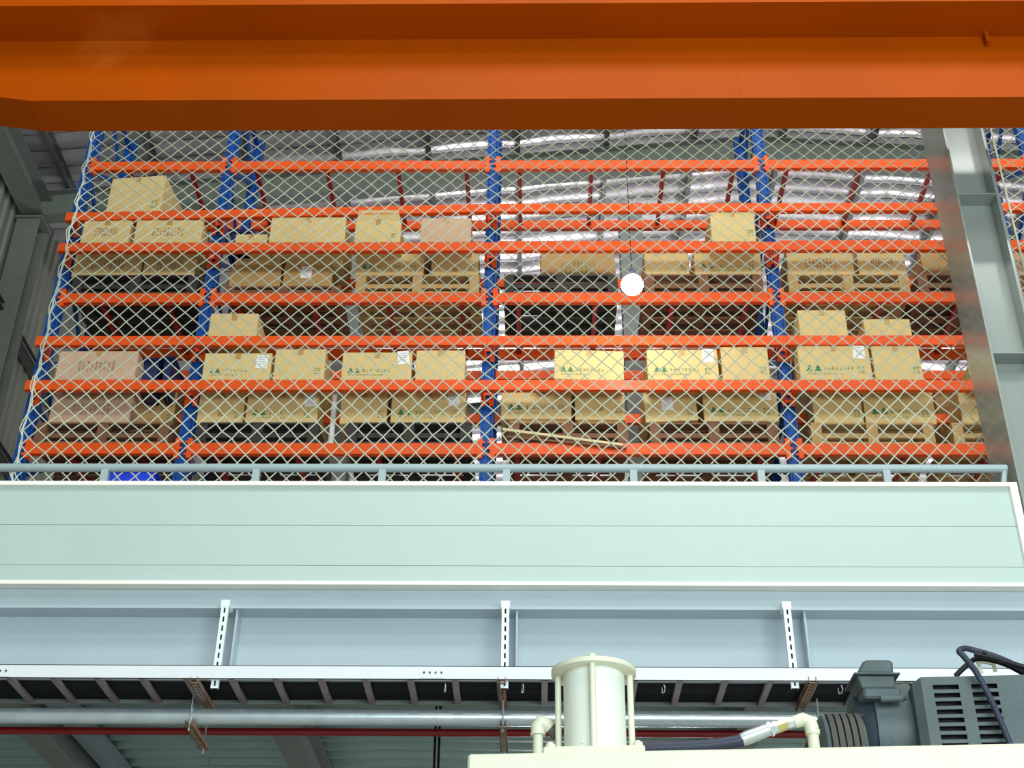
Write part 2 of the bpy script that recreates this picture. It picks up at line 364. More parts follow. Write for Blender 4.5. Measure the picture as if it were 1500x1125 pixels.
# H column at the right end of the parapet
CY0, CY1 = DF+0.08, DF+0.50
cx0 = at(1389, 227, CY0).x; cx1 = at(1440, 215, CY0).x
cx1 = cx0 + 0.285
col = empty('steel_column', (0,0,0), label='glossy grey-green steel H column rising at the right end of the parapet', cat='column')
ztop = E+9.5
MB().box(cx0, cx0+0.014, CY0, CY1, zfl, ztop).build('flange', M['colsteel'], col)
MB().box(cx1-0.014, cx1, CY0, CY1, zfl, ztop).build('flange', M['colsteel'], col)
MB().box(cx0+0.014, cx1-0.014, CY0+0.13, CY0+0.14, zfl, ztop).build('web', M['colsteel'], col)
for py in (283, 516):
    z = at(1430, py, CY0).z; MB().box(cx0+0.014, cx1-0.014, CY0+0.004, CY0+0.13, z-0.005, z+0.005).build('stiffener_plate', M['colsteel'], col)
MB().tube([(cx1+0.02, CY0+0.05, zfl), (cx1+0.02, CY0+0.05, ztop)], 0.012, 8).build('side_conduit', M['colsteel'], col, smooth=True)

# ------------------------------------------------------------------ crane girder
g = empty('crane_girder', (0,0,0), label='orange steel crane girder spanning the top of the view', cat='crane girder')
z0 = at(750, 148, DG).z; z1 = at(750, 57, DG).z; yfar = atz(750, 190, z0).y; ynear = atz(750, 5, z1).y
GX1 = 12.4; xb = at(56, 170, (DG+yfar)/2).x; GX0 = -7.0+0.6; SL = 0.16
def zlow(x): return z0 if x > xb else z0 + (xb-x)*SL
def gplate(nm, ya, yb_, th=0.014):
    mb = MB(); P = [(GX0, zlow(GX0)), (xb, z0), (GX1, z0)]
    for (xa, za), (xc, zc_) in zip(P[:-1], P[1:]):
        b = len(mb.v)
        mb.v += [(xa,ya,za),(xc,ya,zc_),(xc,yb_,zc_),(xa,yb_,za),(xa,ya,za+th),(xc,ya,zc_+th),(xc,yb_,zc_+th),(xa,yb_,za+th)]
        mb.f += [tuple(b+i for i in q) for q in ((0,3,2,1),(4,5,6,7),(0,1,5,4),(1,2,6,5),(2,3,7,6),(3,0,4,7))]
    return mb.build(nm, M['girder'], g)
gplate('bottom_flange', DG-0.02, yfar)
def gweb(y):
    mb = MB(); mb.v = [(GX0,y,zlow(GX0)+0.014),(xb,y,z0+0.014),(GX1,y,z0+0.014),(GX1,y,z1),(xb,y,z1),(GX0,y,z1)]
    mb.v += [(a,b+0.01,c) for a,b,c in mb.v]; mb.f = [(0,1,4,5),(1,2,3,4),(11,10,7,6),(10,9,8,7),(0,6,7,1),(1,7,8,2),(2,8,9,3),(3,9,10,4),(4,10,11,5),(5,11,6,0)]
    mb.build('web', M['girder'], g)
gweb(DG); gweb(yfar-0.03)
MB().box(GX0, GX1, ynear, yfar+0.05, z1, z1+0.016).build('top_flange', M['girder'], g)
MB().box(GX0, GX1, ynear, ynear+0.012, z1+0.016, z1+0.20).build('walkway_edge_plate', M['girder'], g)
p = at(1443, 60, DG); MB().box(p.x-0.012, p.x+0.012, DG-0.05, DG, z1-0.10, z1).build('lug', M['girder'], g, label='small orange lug under the top flange')
p = at(1080, 100, DG); MB().box(p.x-0.002, p.x+0.002, DG-0.002, DG, z0+0.014, z1).build('weld_seam', M['girder'], g)
p = at(364, 30, DG-0.2); MB().box(p.x-0.003, p.x+0.003, ynear+0.012, DG, z1-0.002, z1).build('weld_seam', M['girder'], g)

# ------------------------------------------------------------------ pallet racking
UX = [at(px, 700, DR).x for px in (22, 262, 711, 1168)]; UX.append(2*UX[3]-UX[2]); 
DB = 12.0
def H(py, D): return at(735, py, D).z
LV = {'A': H(650, DR), 'B': H(555, DA), 'C': H(490, DA), 'D': H(429.5, DR), 'E': H(353, DA), 'F': H(296.5, DA), 'G': H(236, DR), 'Z': H(650, DR)-1.05}
RT = at(190, 203, DB).z
rack = empty('pallet_rack', (0,0,0), label='tall blue and orange pallet racking full of cartons behind the net', cat='pallet rack')
ph = RT
mb = MB()
mb.prism([(-0.06,0),(-0.045,-0.0),(-0.035,0.012),(0.035,0.012),(0.045,0.0),(0.06,0.0),(0.06,0.09),(0.045,0.09),(0.045,0.02),(-0.045,0.02),(-0.045,0.09),(-0.06,0.09)], 'z', zd+0.21, ph)
fpost = mb.build('post', M['blue'], rack); fpost.location = (UX[0], DR, 0)
mb = MB(); z = zd+0.5
while z < ph: mb.box(-0.038,-0.026,-0.001,0.004,z,z+0.025); mb.box(0.026,0.038,-0.001,0.004,z,z+0.025); z += 0.075
fh = mb.build('slot_row', M['bluedark'], fpost); fh['kind'] = 'stuff'
mb = MB(); mb.box(-0.03, 0.03, -0.02, 0.02, 0, 1.0)
zz = zd+0.4; braces = []
mbb = MB(); k = 0; up = True
while zz < ph-0.6:
    a, b = (DR+0.08, DB-0.01) if up else (DB-0.01, DR+0.08)
    mbb = MB().bar((0, a, zz), (0, b, zz+0.62), 0.045, 0.03, (1,0,0)); braces.append((mbb, zz)); zz += 0.62; up = not up
first_br = [m.build('brace', M['blue'], rack) for m, z in braces]
hz = [MB().box(-0.025,0.025,DR+0.05,DB,z,z+0.04).build('brace', M['blue'], rack) for z in (zd+0.35, LV['A']+0.45, LV['C']-0.3, LV['D']+0.9, ph-0.15)]
for i, ux in enumerate(UX):
    if i == 0:
        for b in first_br+hz: b.location.x = ux
        posts = fpost
    else:
        p = share(fpost, rack, (ux, DR, 0)); share(fh, p)
        for b in first_br+hz: share(b, rack, (ux, 0, 0))
    r = share(fpost, rack, (ux, DB+0.02, 0)); r.rotation_euler.z = 0
    q = share(fh, r)
# beams
def beam(x0, x1, z0, z1, y, m='orange', h=0.115, th=0.055, lip=False, conn=0):
    "z0,z1 top heights at each end"
    mb = MB(); b = 0
    def seg(ya, yb_, dz0, dz1):
        b = len(mb.v)
        mb.v += [(x0,ya,z0-dz0),(x1,ya,z1-dz0),(x1,yb_,z1-dz0),(x0,yb_,z0-dz0),(x0,ya,z0-dz1),(x1,ya,z1-dz1),(x1,yb_,z1-dz1),(x0,yb_,z0-dz1)]
        mb.f += [tuple(b+i for i in q) for q in ((0,3,2,1),(4,5,6,7),(0,1,5,4),(1,2,6,5),(2,3,7,6),(3,0,4,7))]
    if lip: seg(y, y+th, 0.022, h); seg(y+0.02, y+th, 0.0, 0.022)
    else: seg(y, y+th, 0, h)
    o = mb.build('load_beam', M[m], rack)
    if conn & 1: connector(o, x0, y, z0-h/2, 1)
    if conn & 2: connector(o, x1, y, z1-h/2, -1)
    return o
def connector(parent, x, y, zc, s, hh=0.105):
    mb = MB(); P = [(0,-hh),(0.035,-hh)]; 
    P = [(0.045,-hh),(0.0,-hh),(0.0,-hh*0.72),(-0.022,-hh*0.72),(-0.022,-hh*0.5),(0.0,-hh*0.5),(0.0,-hh*0.12),(-0.022,-hh*0.12),(-0.022,hh*0.12),(0.0,hh*0.12),(0.0,hh*0.5),(-0.022,hh*0.5),(-0.022,hh*0.72),(0.0,hh*0.72),(0.0,hh),(0.045,hh)]
    mb.prism([(x+s*a, zc+b) for a, b in P], 'y', y-0.012, y-0.004)
    mb.box(min(x,x+s*0.045), max(x,x+s*0.045), y-0.0035, y+0.06, zc-hh, zc+hh)
    mb.build('connector', M['orange'], parent)
HW = 0.03
for lv in 'ADG':
    for i in range(4):
        z = LV[lv]
        beam(UX[i]+HW+0.005, UX[i+1]-HW-0.005, z, z, DR-0.01, conn=3)
        beam(UX[i]+0.06, UX[i+1]-0.06, z, z, DB-0.01, 'orange')
        n = 2 if i == 0 else 4
        for k in range(n):
            fx = (0.28, 0.72)[k] if n == 2 else (0.10, 0.37, 0.64, 0.90)[k]
            x = UX[i]+(UX[i+1]-UX[i])*fx
            MB().box(x-0.022, x+0.022, DR+0.045, DB-0.01, z-0.075, z-0.03).build('cross_bar', M['redbar'], rack)
for i in range(4):
    beam(UX[i]+HW, UX[i+1]-HW, LV['Z'], LV['Z'], DR-0.01); beam(UX[i]+HW, UX[i+1]-HW, LV['Z'], LV['Z'], DB-0.01)
for lv in 'BCEF':
    for i in range(4):
        za = zb_ = LV[lv]
        if lv == 'F':
            if i == 0: za = H(308, DA); zb_ = H(304.5, DA)
            if i == 1: za = H(304.5, DA); zb_ = LV['F']
        beam(UX[i]-(0.01 if i == 0 else 0), UX[i+1]-0.003, za, zb_, DA, lip=True, h=0.118)
        beam(UX[i]+0.06, UX[i+1]-0.06, za-0.0, zb_, 11.40, 'orange', h=0.10)
    for i, ux in enumerate(UX):
        z = H(308, DA) if (lv == 'F' and i == 0) else H(304.5, DA) if (lv == 'F' and i == 1) else LV[lv]
        for s in (-1, 1):
            if i == 0 and s < 0: continue
            a = MB().box(ux+s*0.045-0.012, ux+s*0.045+0.012, DA+0.056, DR-0.004, z-0.10, z-0.03).build('support_arm', M['orange'], rack)
            mb = MB(); zc = z-0.065; hh = 0.10
            P = [(0.062,-hh),(0.02,-hh),(0.02,-0.06),(0.0,-0.06),(0.0,-0.03),(0.02,-0.03),(0.02,0.02),(0.0,0.02),(0.0,0.05),(0.02,0.05),(0.02,hh),(0.062,hh)]
            mb.prism([(ux+s*u, zc+v) for u, v in P], 'y', DR-0.012, DR-0.003); mb.build('connector', M['orange'], a)

# ------------------------------------------------------------------ cartons
def glyph_rows(mb, x0, z0, w, h, n, y, rnd, rows=1):
    for r in range(rows):
        for i in range(n):
            cx = x0 + (i+0.5)*w/n; s = w/n*0.36; hh = h/rows*0.4; cz = z0 + (rows-r-0.5)*h/rows; t = hh*0.22
            for q in range(3):
                if rnd.random() < 0.75: zz = cz + (q-1)*hh*0.8; mb.box(cx-s, cx+s, y-0.0012, y, zz-t/2, zz+t/2)
            if rnd.random() < 0.8: xx = cx + (rnd.random()-0.5)*s; mb.box(xx-t/2, xx+t/2, y-0.0012, y, cz-hh, cz+hh)
def carton(px0, px1, ptop, pbot, D, lab, group=None, base=None, dep=0.5, col='carton', prints='', paper=None, tilt=0, tapez=None, yaw=0, name='cardboard_box', ink='green', flap=False, pside=False):
    """front face px0..px1 wide at D; ptop/pbot pixel rows of its top/bottom unless base (world z) given"""
    pm = (ptop+pbot)/2
    a = at(px0, pm, D); b = at(px1, pm, D); w = b.x-a.x; cx = (a.x+b.x)/2
    zb_ = base if base is not None else at((px0+px1)/2, pbot, D).z
    h = at((px0+px1)/2, ptop, D).z - zb_
    root = empty(name, (cx, D, zb_), yaw, lab, 'box', group)
    if tilt: root.rotation_euler = (0, tilt, yaw)
    R = random.Random(int(px0*7+ptop))
    body = MB().box(-w/2, w/2, 0, dep, 0, h).build('carton_body', M[col], root, bevel=0.006)
    t = MB(); t.box(-0.026, 0.026, -0.0015, 0.0, h-0.07, h-0.004); t.box(-0.026, 0.026, -0.0015, dep*0.98, h, h+0.0015)
    t.build('packing_tape', M['tape'], root)
    if tapez: MB().box(-0.02, 0.03, -0.003, -0.0016, tapez, tapez+0.05).build('packing_tape', M['tape'], root)
    if flap:
        MB().bar((-w/2+0.01, dep*0.04, h), (w/2-0.01, dep*0.04, h), 0.003, 0.001).build('flap_edge', M[col], root)
        mb = MB(); mb.v = [(-w/2+0.01,0.004,h),(w/2-0.01,0.004,h),(w/2-0.03,-0.03,h+0.10),(-w/2+0.03,-0.03,h+0.10)]; mb.v += [(u,v+0.004,q) for u,v,q in mb.v]
        mb.f = [(0,1,2,3),(7,6,5,4),(0,4,5,1),(1,5,6,2),(2,6,7,3),(3,7,4,0)]; mb.build('flap', M[col], root)
    if 'L' in prints:      # emblem of two leafy shapes with a line of lettering
        mb = MB(); s = h*0.20; x0 = -w/2+w*0.07; z0 = h*0.24
        for k in range(2):
            ox = x0 + s*0.62 + k*s*1.0
            mb.prism([(ox-s*0.5, z0+0.12*s), (ox-s*0.15, z0+0.5*s), (ox-s*0.3, z0+0.5*s), (ox, z0+s*1.0), (ox+s*0.3, z0+0.5*s), (ox+s*0.15, z0+0.5*s), (ox+s*0.5, z0+0.12*s)], 'y', -0.0014, 0)
            mb.box(ox-s*0.05, ox+s*0.05, -0.0014, 0, z0-0.05*s, z0+0.14*s)
        mb.build('printed_emblem', M[ink], root)
        mb = MB(); glyph_rows(mb, x0+s*2.3, h*0.27, w*0.42, h*0.12, 8, 0, R); glyph_rows(mb, x0+s*0.3, h*0.15, w*0.5, h*0.06, 12, 0, R)
        mb.build('printed_lettering', M[ink], root)
    if 'M' in prints:
        mb = MB(); glyph_rows(mb, w*0.30, h*0.2, h*0.17, h*0.17, 2, 0, R, 2); x0, z0, s = w*0.30, h*0.19, h*0.18
        mb.box(x0, x0+s, -0.0012, 0, z0, z0+0.004); mb.box(x0, x0+s, -0.0012, 0, z0+s, z0+s+0.004)
        mb.build('printed_mark', M[ink], root)
    if 'T' in prints:
        mb = MB(); glyph_rows(mb, -w*0.24, h*0.28, w*0.48, h*0.38, 9, 0, R, 3); mb.build('printed_lettering', M[ink], root)
    if paper:
        u, v = paper   # pixel centre
        q = at(u, v, D); lx = q.x-cx; lz = q.z-zb_
        pp = MB().box(-0.055, 0.055, -0.003, -0.0018, -0.075, 0.075).build('paper_label', M['paper'], root); pp.location = (lx, 0, lz); pp.rotation_euler = (0, R.uniform(-0.12, 0.12), 0)
        mb = MB(); 
        for k in range(4): mb.box(-0.035, 0.03-0.01*(k%2), -0.0036, -0.003, 0.045-0.025*k, 0.051-0.025*k)
        mb.build('form_lines', M['ink'], pp)
    if pside:
        MB().box(-w/2-0.003, -w/2-0.001, 0.05, 0.17, h-0.24, h-0.06).build('paper_label', M['paper'], root)
    return root
def pallet(px0, px1, D, base, h, m, lab, dep=0.98):
    a = at(px0, 630 if base < 9 else 415, D); b = at(px1, 630 if base < 9 else 415, D); w = b.x-a.x
    root = empty('wooden_pallet', ((a.x+b.x)/2, D, base), 0, lab, 'pallet', None)
    n = 7; bw = dep/n*0.8
    f = MB().box(-w/2, w/2, 0, bw, h-0.02, h).build('deck_board', M[m], root, bevel=0.002)
    for k in range(1, n): share(f, root, (0, k*(dep-bw)/(n-1), 0))
    g_ = MB().box(-w/2, w/2, 0, 0.10, 0, 0.022).build('bottom_board', M[m], root, bevel=0.002)
    for k in (1, 2, 3, 4): share(g_, root, (0, k*(dep-0.10)/4, 0))
    bl = MB().box(-0.05, 0.05, 0.0, dep, 0.022, h-0.02).build('stringer', M[m], root); bl.location = (-w/2+0.05, 0, 0)
    for u in (0, w/2-0.05): share(bl, root, (u, 0, 0))
    mid = MB().box(-w/2, w/2, 0.012, 0.03, h*0.30, h*0.52).build('side_board', M[m], root)
    return root
DP = 11.03; DS = 10.79; PD = 11.00
bA = LV['A']+0.002; bD = LV['D']+0.002
gA = 'cartons on the lowest visible pallet level'
def hp(py, base, D=DP): return at(735, py, D).z - base
PALA = hp(621, bA); PALD = hp(404.5, bD)
Z1 = 'lowest visible level'; 
pallet(52, 248, PD, bA, PALA, 'woodbrown', 'brown pallet under the large pinkish carton in the lowest narrow left bay')
pallet(288, 466, PD, bA, PALA, 'wooddark', 'black pallet at lower left of the wide bays, just right of the second upright')
pallet(508, 690, PD, bA, PALA, 'wooddark', 'black pallet on the lowest level just left of the middle upright')
pallet(745, 920, PD, bA, PALA, 'woodbrown', 'brown pallet with a pale stick leaning on its front')
pallet(952, 1140, PD, bA, PALA, 'woodbrown', 'brown pallet under the tilted carton on the lowest level')
pallet(1188, 1368, PD, bA, PALA, 'woodlight', 'light wooden pallet on the lowest level left of the grey column')
pallet(1395, 1560, PD, bA, PALA, 'woodlight', 'light wooden pallet on the lowest level half hidden by the grey column')
pallet(106, 289, PD, bD, PALD, 'wooddark', 'black pallet on the upper pallet level in the narrow left bay')
pallet(330, 500, PD, bD, hp(421, bD), 'woodbrown', 'thin brown pallet under stacked brown boxes on the upper pallet level')
pallet(521, 702, PD, bD, PALD, 'woodlight', 'light wooden pallet on the upper pallet level left of the middle upright')
pallet(738, 905, PD, bD, PALD, 'wooddark', 'black pallet on the upper pallet level just left of the lit lamp')
pallet(944, 1118, PD, bD, PALD, 'woodbrown', 'brown pallet on the upper pallet level just right of the lit lamp')
pallet(1155, 1332, PD, bD, PALD, 'woodlight', 'light pallet with dark gaps on the upper pallet level, right bay')
pallet(1345, 1500, PD, bD, PALD, 'woodbrown', 'brown pallet on the upper pallet level behind the grey column')
zA = bA+PALA+0.001; zD = bD+PALD+0.001
# lowest pallet level
carton(74, 192, 576, 621, DP, 'large pinkish carton with violet lettering, lowest narrow left bay', gA, zA, 0.75, 'cartonpink', 'T', ink='purple')
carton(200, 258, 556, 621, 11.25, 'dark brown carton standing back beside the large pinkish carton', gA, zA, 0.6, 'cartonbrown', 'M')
carton(290, 357, 575, 621, DP, 'plain carton just right of the second upright, lowest level', gA, zA, 0.8, 'carton', 'M', tapez=0.08)
carton(361, 466, 573, 621, DP, 'carton with green emblem and white label above black pallet, left-centre bay', gA, zA, 0.8, 'carton', 'LM', paper=(455, 586))
carton(499, 567, 573, 621, DP, 'narrower unlabelled carton on the black pallet left of the middle upright', gA, zA, 0.8, 'carton', 'M')
carton(573, 682, 571, 621, DP, 'carton with white label directly left of the middle upright, lowest level', gA, zA, 0.8, 'carton', 'LM', paper=(665, 585))
carton(734, 837, 562, 614, DP, 'wide green-printed carton above the leaning stick', gA, at(780,614,DP).z, 0.8, 'carton', 'LM')
carton(842, 915, 562, 615, DP, 'narrow carton beside the wide one above the leaning stick', gA, at(870,615,DP).z, 0.8, 'carton', 'M', tapez=0.1)
carton(945, 1022, 574, 625, DP, 'tilted carton with a white label in its middle, lowest level', gA, zA+0.03, 0.7, 'carton', 'M', paper=(979, 591), tilt=-0.05)
carton(1030, 1139, 568, 618, DP, 'carton with white label at its top right, left of the right upright', gA, zA+0.03, 0.8, 'carton', 'LM', paper=(1121, 576))
carton(1190, 1262, 566, 619, DP, 'carton with a paper label on its left side, right of the right upright', gA, zA, 0.8, 'carton', 'M', pside=True)
carton(1265, 1368, 566, 619, DP, 'carton with green emblem on the light pallet left of the grey column', gA, zA, 0.8, 'carton', 'LM')
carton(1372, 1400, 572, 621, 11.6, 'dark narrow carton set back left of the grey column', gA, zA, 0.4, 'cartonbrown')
carton(1406, 1475, 568, 619, DP, 'carton partly hidden by the grey column, lowest level', gA, zA, 0.8, 'carton')
for u, v in ((745, 836), (842, 915)):     # low boxes the two raised cartons stand on
    q = at(u, 620, DP)
carton(746, 834, 614.5, 620.5, DP+0.02, 'shallow flat carton under the wide carton above the stick', gA, zA, 0.75, 'cartonbrown')
carton(846, 913, 615.5, 620.5, DP+0.02, 'shallow flat carton under the narrow carton above the stick', gA, zA, 0.75, 'cartonbrown')
# level B on arms
gB = 'cartons on the second visible level'; bB = LV['B']+0.002
carton(84, 200, 514, 552, DS, 'large pinkish carton on the second level, narrow left bay', gB, bB, 0.62, 'cartonpink', 'T', ink='purple')
carton(298, 397, 517, 552, DS, 'wide carton with white label right of the second upright, second level', gB, bB, 0.62, 'carton', 'L', paper=(384, 530))
carton(402, 476, 511, 552, DS, 'taller narrow carton on the second level of the left-centre bay', gB, bB, 0.62, 'carton', 'M')
carton(501, 603, 516, 552, DS, 'wide white-labelled carton on the second level, left of the middle upright', gB, bB, 0.62, 'carton', 'L', paper=(591, 524))
carton(609, 681, 513, 552, DS, 'plain carton on the second level next to the middle upright', gB, bB, 0.62, 'carton')
carton(811, 913, 513, 552, DS, 'carton sagging down to the right on the second level, below the lamp', gB, bB, 0.62, 'carton', 'L', tilt=0.03)
carton(948, 1052, 512, 552, DS, 'wide carton with white label on the second level, right-centre bay', gB, bB, 0.62, 'carton', 'LM', paper=(1037, 521))
carton(1057, 1126, 508, 552, DS, 'narrow carton on the second level just left of the right upright', gB, bB, 0.62, 'carton', 'M')
carton(1170, 1275, 506, 552, DS, 'wide carton with white label on the second level, right bay', gB, bB, 0.62, 'carton', 'LM', paper=(1258, 516))
carton(1279, 1349, 506, 552, DS, 'narrow carton on the second level of the right bay', gB, bB, 0.62, 'carton', 'M')
carton(1420, 1500, 534, 552, DS, 'low carton on the second level behind the grey column', gB, bB, 0.62, 'carton')
# level C
gC = 'small cartons on the third visible level'; bC = LV['C']+0.002
carton(307, 377, 459, 488, DS+0.03, 'lone pale carton on the third level of the left-centre bay', gC, bC, 0.55, 'carton', flap=False, tapez=0.2)
carton(1170, 1240, 454, 488, DS+0.03, 'taller of the two cartons on the third level of the right bay', gC, bC, 0.55, 'carton', yaw=0.0)
carton(1266, 1334, 467, 488, DS+0.03, 'lower of the two cartons on the third level of the right bay', gC, bC, 0.55, 'carton')
# upper pallet level D
gD = 'cartons on the upper pallet level'
carton(108, 208, 367, 404.5, DP, 'wide carton with violet lettering on the upper pallet level, left bay', gD, zD, 0.8, 'carton', 'T', ink='purple')
carton(211, 287, 368, 404.5, DP, 'narrow carton with violet lettering on the upper pallet level, left bay', gD, zD, 0.8, 'carton', 'T', ink='purple')
zD2 = bD+hp(421, bD)+0.001
carton(336, 411, 388, 421, DP, 'lower brown carton of the left stack, upper pallet level', gD, zD2, 0.7, 'cartonbrown')
t1 = at(370, 388, DP).z
carton(345, 412, 363, 388, DP+0.02, 'upper tan carton of the left stack, upper pallet level', gD, t1+0.003, 0.7, 'carton', 'M')
carton(415, 486, 388, 421, DP, 'brown carton with a white label, lower of the right stack', gD, zD2, 0.7, 'cartonbrown', paper=(449, 399))
carton(420, 503, 363, 388, DP+0.02, 'upper tan carton above the brown labelled carton', gD, t1+0.003, 0.7, 'carton')
carton(521, 621, 363, 404.5, DP, 'wide green-printed carton on the light pallet, upper pallet level', gD, zD, 0.8, 'carton', 'LM')
carton(632, 701, 363, 404.5, DP, 'narrow carton on the light pallet left of the middle upright', gD, zD, 0.8, 'carton', 'M', tapez=0.05)
carton(793, 902, 366, 404.5, DP+0.12, 'shaded green-printed carton left of the lit lamp', gD, zD, 0.7, 'cartonbrown', 'T', tilt=-0.03)  # its shade is put into the colour by using brown board
carton(944, 1009, 363, 402, DP, 'narrow carton just right of the lit lamp', gD, zD, 0.8, 'carton', 'M')
carton(1017, 1115, 363, 403, DP, 'wide green-printed carton left of the right upright, upper pallet level', gD, zD, 0.8, 'carton', 'LM')
carton(1153, 1250, 364, 404.5, DP, 'wide carton on the light pallet in the right bay, upper pallet level', gD, zD, 0.8, 'carton', 'T', ink='purple')
carton(1257, 1326, 364, 404.5, DP, 'narrow carton on the light pallet in the right bay, upper pallet level', gD, zD, 0.8, 'carton', 'T', ink='purple')
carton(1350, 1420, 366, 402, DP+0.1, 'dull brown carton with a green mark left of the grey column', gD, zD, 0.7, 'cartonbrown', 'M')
carton(1485, 1560, 362, 404.5, DP, 'pinkish carton to the right of the grey column', gD, zD, 0.8, 'cartonpink')
# level E
gE = 'cartons on the fifth visible level'; bE = LV['E']+0.002
carton(121, 191, 322, 351, DS, 'narrow carton with violet lettering on the fifth level, left bay', gE, bE, 0.6, 'carton', 'T', ink='purple')
carton(198, 296, 322, 351, DS, 'wide brownish carton with violet lettering on the fifth level, left bay', gE, bE, 0.6, 'carton', 'T', ink='purple')
carton(396, 506, 318, 351, DS, 'wide open-topped carton on the fifth level, left-centre bay', gE, bE, 0.6, 'carton', flap=False)
carton(520, 587, 322, 351, DS, 'narrow carton with raised front flap on the fifth level', gE, bE, 0.6, 'carton', 'M', flap=True)
carton(616, 690, 319, 351, DS, 'film-wrapped carton left of the middle upright on the fifth level', gE, bE, 0.6, 'cartonpink')
carton(1041, 1106, 310, 351, DS, 'single pale carton on the fifth level left of the right upright', gE, bE, 0.6, 'carton', 'M')
carton(345, 392, 343, 351, DS+0.05, 'very low carton beside the wide open-topped carton', gE, bE, 0.5, 'carton')
# level F
zF = H(307, DA)+0.004
carton(159, 240, 259, 305, DS+0.08, 'large carton turned askew alone on the sixth level, left bay', 'cartons on the sixth visible level', zF, 0.6, 'carton', 'M', yaw=-0.09)
# second level shelf items
def crate(px0, px1, pt, pb, D, m, lab, base=None, dep=0.4, cat='crate'):
    a = at(px0, pt, D); b = at(px1, pt, D); z0_ = base if base is not None else at(px0, pb, D).z; w = b.x-a.x; h = a.z-z0_
    root = empty('plastic_crate', ((a.x+b.x)/2, D, z0_), 0, lab, cat)
    t = 0.012; i = 0.025
    def wall(nm, P): 
        mb = MB(); mb.v = P; mb.f = [(0,1,2,3),(7,6,5,4),(0,4,5,1),(1,5,6,2),(2,6,7,3),(3,7,4,0)]; return mb.build(nm, m, root)
    for s in (0, 1):
        y0_, y1_ = (i, 0) if s == 0 else (dep-i, dep); dy = t if s == 0 else -t
        wall('side_wall', [(-w/2+i,y0_,0),(w/2-i,y0_,0),(w/2,y1_,h),(-w/2,y1_,h),(-w/2+i,y0_+dy,0),(w/2-i,y0_+dy,0),(w/2,y1_+dy,h),(-w/2,y1_+dy,h)])
    for s in (-1, 1):
        wall('side_wall', [(s*(w/2-i),i,0),(s*(w/2-i),dep-i,0),(s*w/2,dep,h),(s*w/2,0,h),(s*(w/2-i-t),i,0),(s*(w/2-i-t),dep-i,0),(s*(w/2-t),dep,h),(s*(w/2-t),0,h)])
    MB().box(-w/2+i, w/2-i, i, dep-i, 0, t).build('base_panel', m, root)
    mb = MB(); mb.box(-w/2-0.012, w/2+0.012, -0.012, 0.0, h-0.03, h); mb.box(-w/2-0.012, w/2+0.012, dep, dep+0.012, h-0.03, h); mb.box(-w/2-0.012, -w/2, 0, dep, h-0.03, h); mb.box(w/2, w/2+0.012, 0, dep, h-0.03, h)
    mb.build('rim', m, root); return root
crate(209, 236, 525, 552, DS+0.2, M['bluedark'], 'dark blue crate beside the pinkish carton, second level', bB)
crate(240, 256, 523, 552, DS+0.2, M['bluedark'], 'small dark blue bin next to the second upright, second level', bB)
c = crate(338, 372, 338, 351, DS+0.15, M['bluedark'], 'dark violet-blue bin on the fifth level right of the second upright', bE)
zZ = LV['Z']+0.003
crate(160, 228, 688, 705, 11.1, M['bluep'], 'bright blue plastic crate low behind the handrail at left', at(190, 760, 11.1).z)
pallet(150, 250, 11.0, LV['Z']+0.003, at(190, 760, 11.1).z-LV['Z']-0.006, 'woodbrown', 'pallet under the bright blue crate')
# long pale stick leaning on the pallet, dark bundle, standing poles
a = at(736, 629, PD-0.03); b = at(912, 652, DR-0.04)
tag(MB().bar(a, b, 0.02, 0.025).build('timber_stick', M['stick']), 'long pale timber stick leaning across the front of a brown pallet', 'stick')
a = at(742, 640, PD-0.02); b = at(918, 656, DR-0.035)
tag(MB().bar(a, b, 0.02, 0.02).build('timber_stick', M['woodbrown']), 'dark timber stick lying below the pale one', 'stick')
p = at(484, 600, 10.96)
tag(MB().tube([(p.x, 11.15, bA), (p.x, 11.15, bA+0.62)], 0.028, 10).build('standing_tube', M['white'], smooth=True), 'pale upright tube standing between the black pallets', 'tube')
p = at(797, 551, DS+0.1)
q = MB().lathe((p.x, DS+0.2, bB), (0,0,1), [(0,0.05),(0.02,0.075),(0.07,0.08),(0.11,0.05),(0.13,0.03)], 14).build('cloth_bundle', M['woodbrown'], smooth=True)
tag(q, 'dark bundle beside the sagging carton on the second level', 'bundle')

# ------------------------------------------------------------------ lamp
p = at(926, 417, 9.9)
lamp = empty('hanging_lamp', p, 0, 'bright lit bulb lamp glowing in front of the racking', 'lamp')
MB().lathe((0,0,0), (0,0,1), [(-0.1,0.0),(-0.094,0.035),(-0.07,0.072),(-0.03,0.096),(0.01,0.1),(0.05,0.085),(0.082,0.055),(0.094,0.03)], 24).build('bulb', M['bulb'], lamp, smooth=True)
MB().lathe((0,0,0.10), (0,0,1), [(-0.008,0.028),(0.06,0.028),(0.075,0.015)], 16).build('socket', M['motord'], lamp, smooth=True)
MB().tube([(0,0,0.2), (0,0,roof_z(p.x)-p.z-0.3)], 0.004, 6).build('cord', M['cable'], lamp)

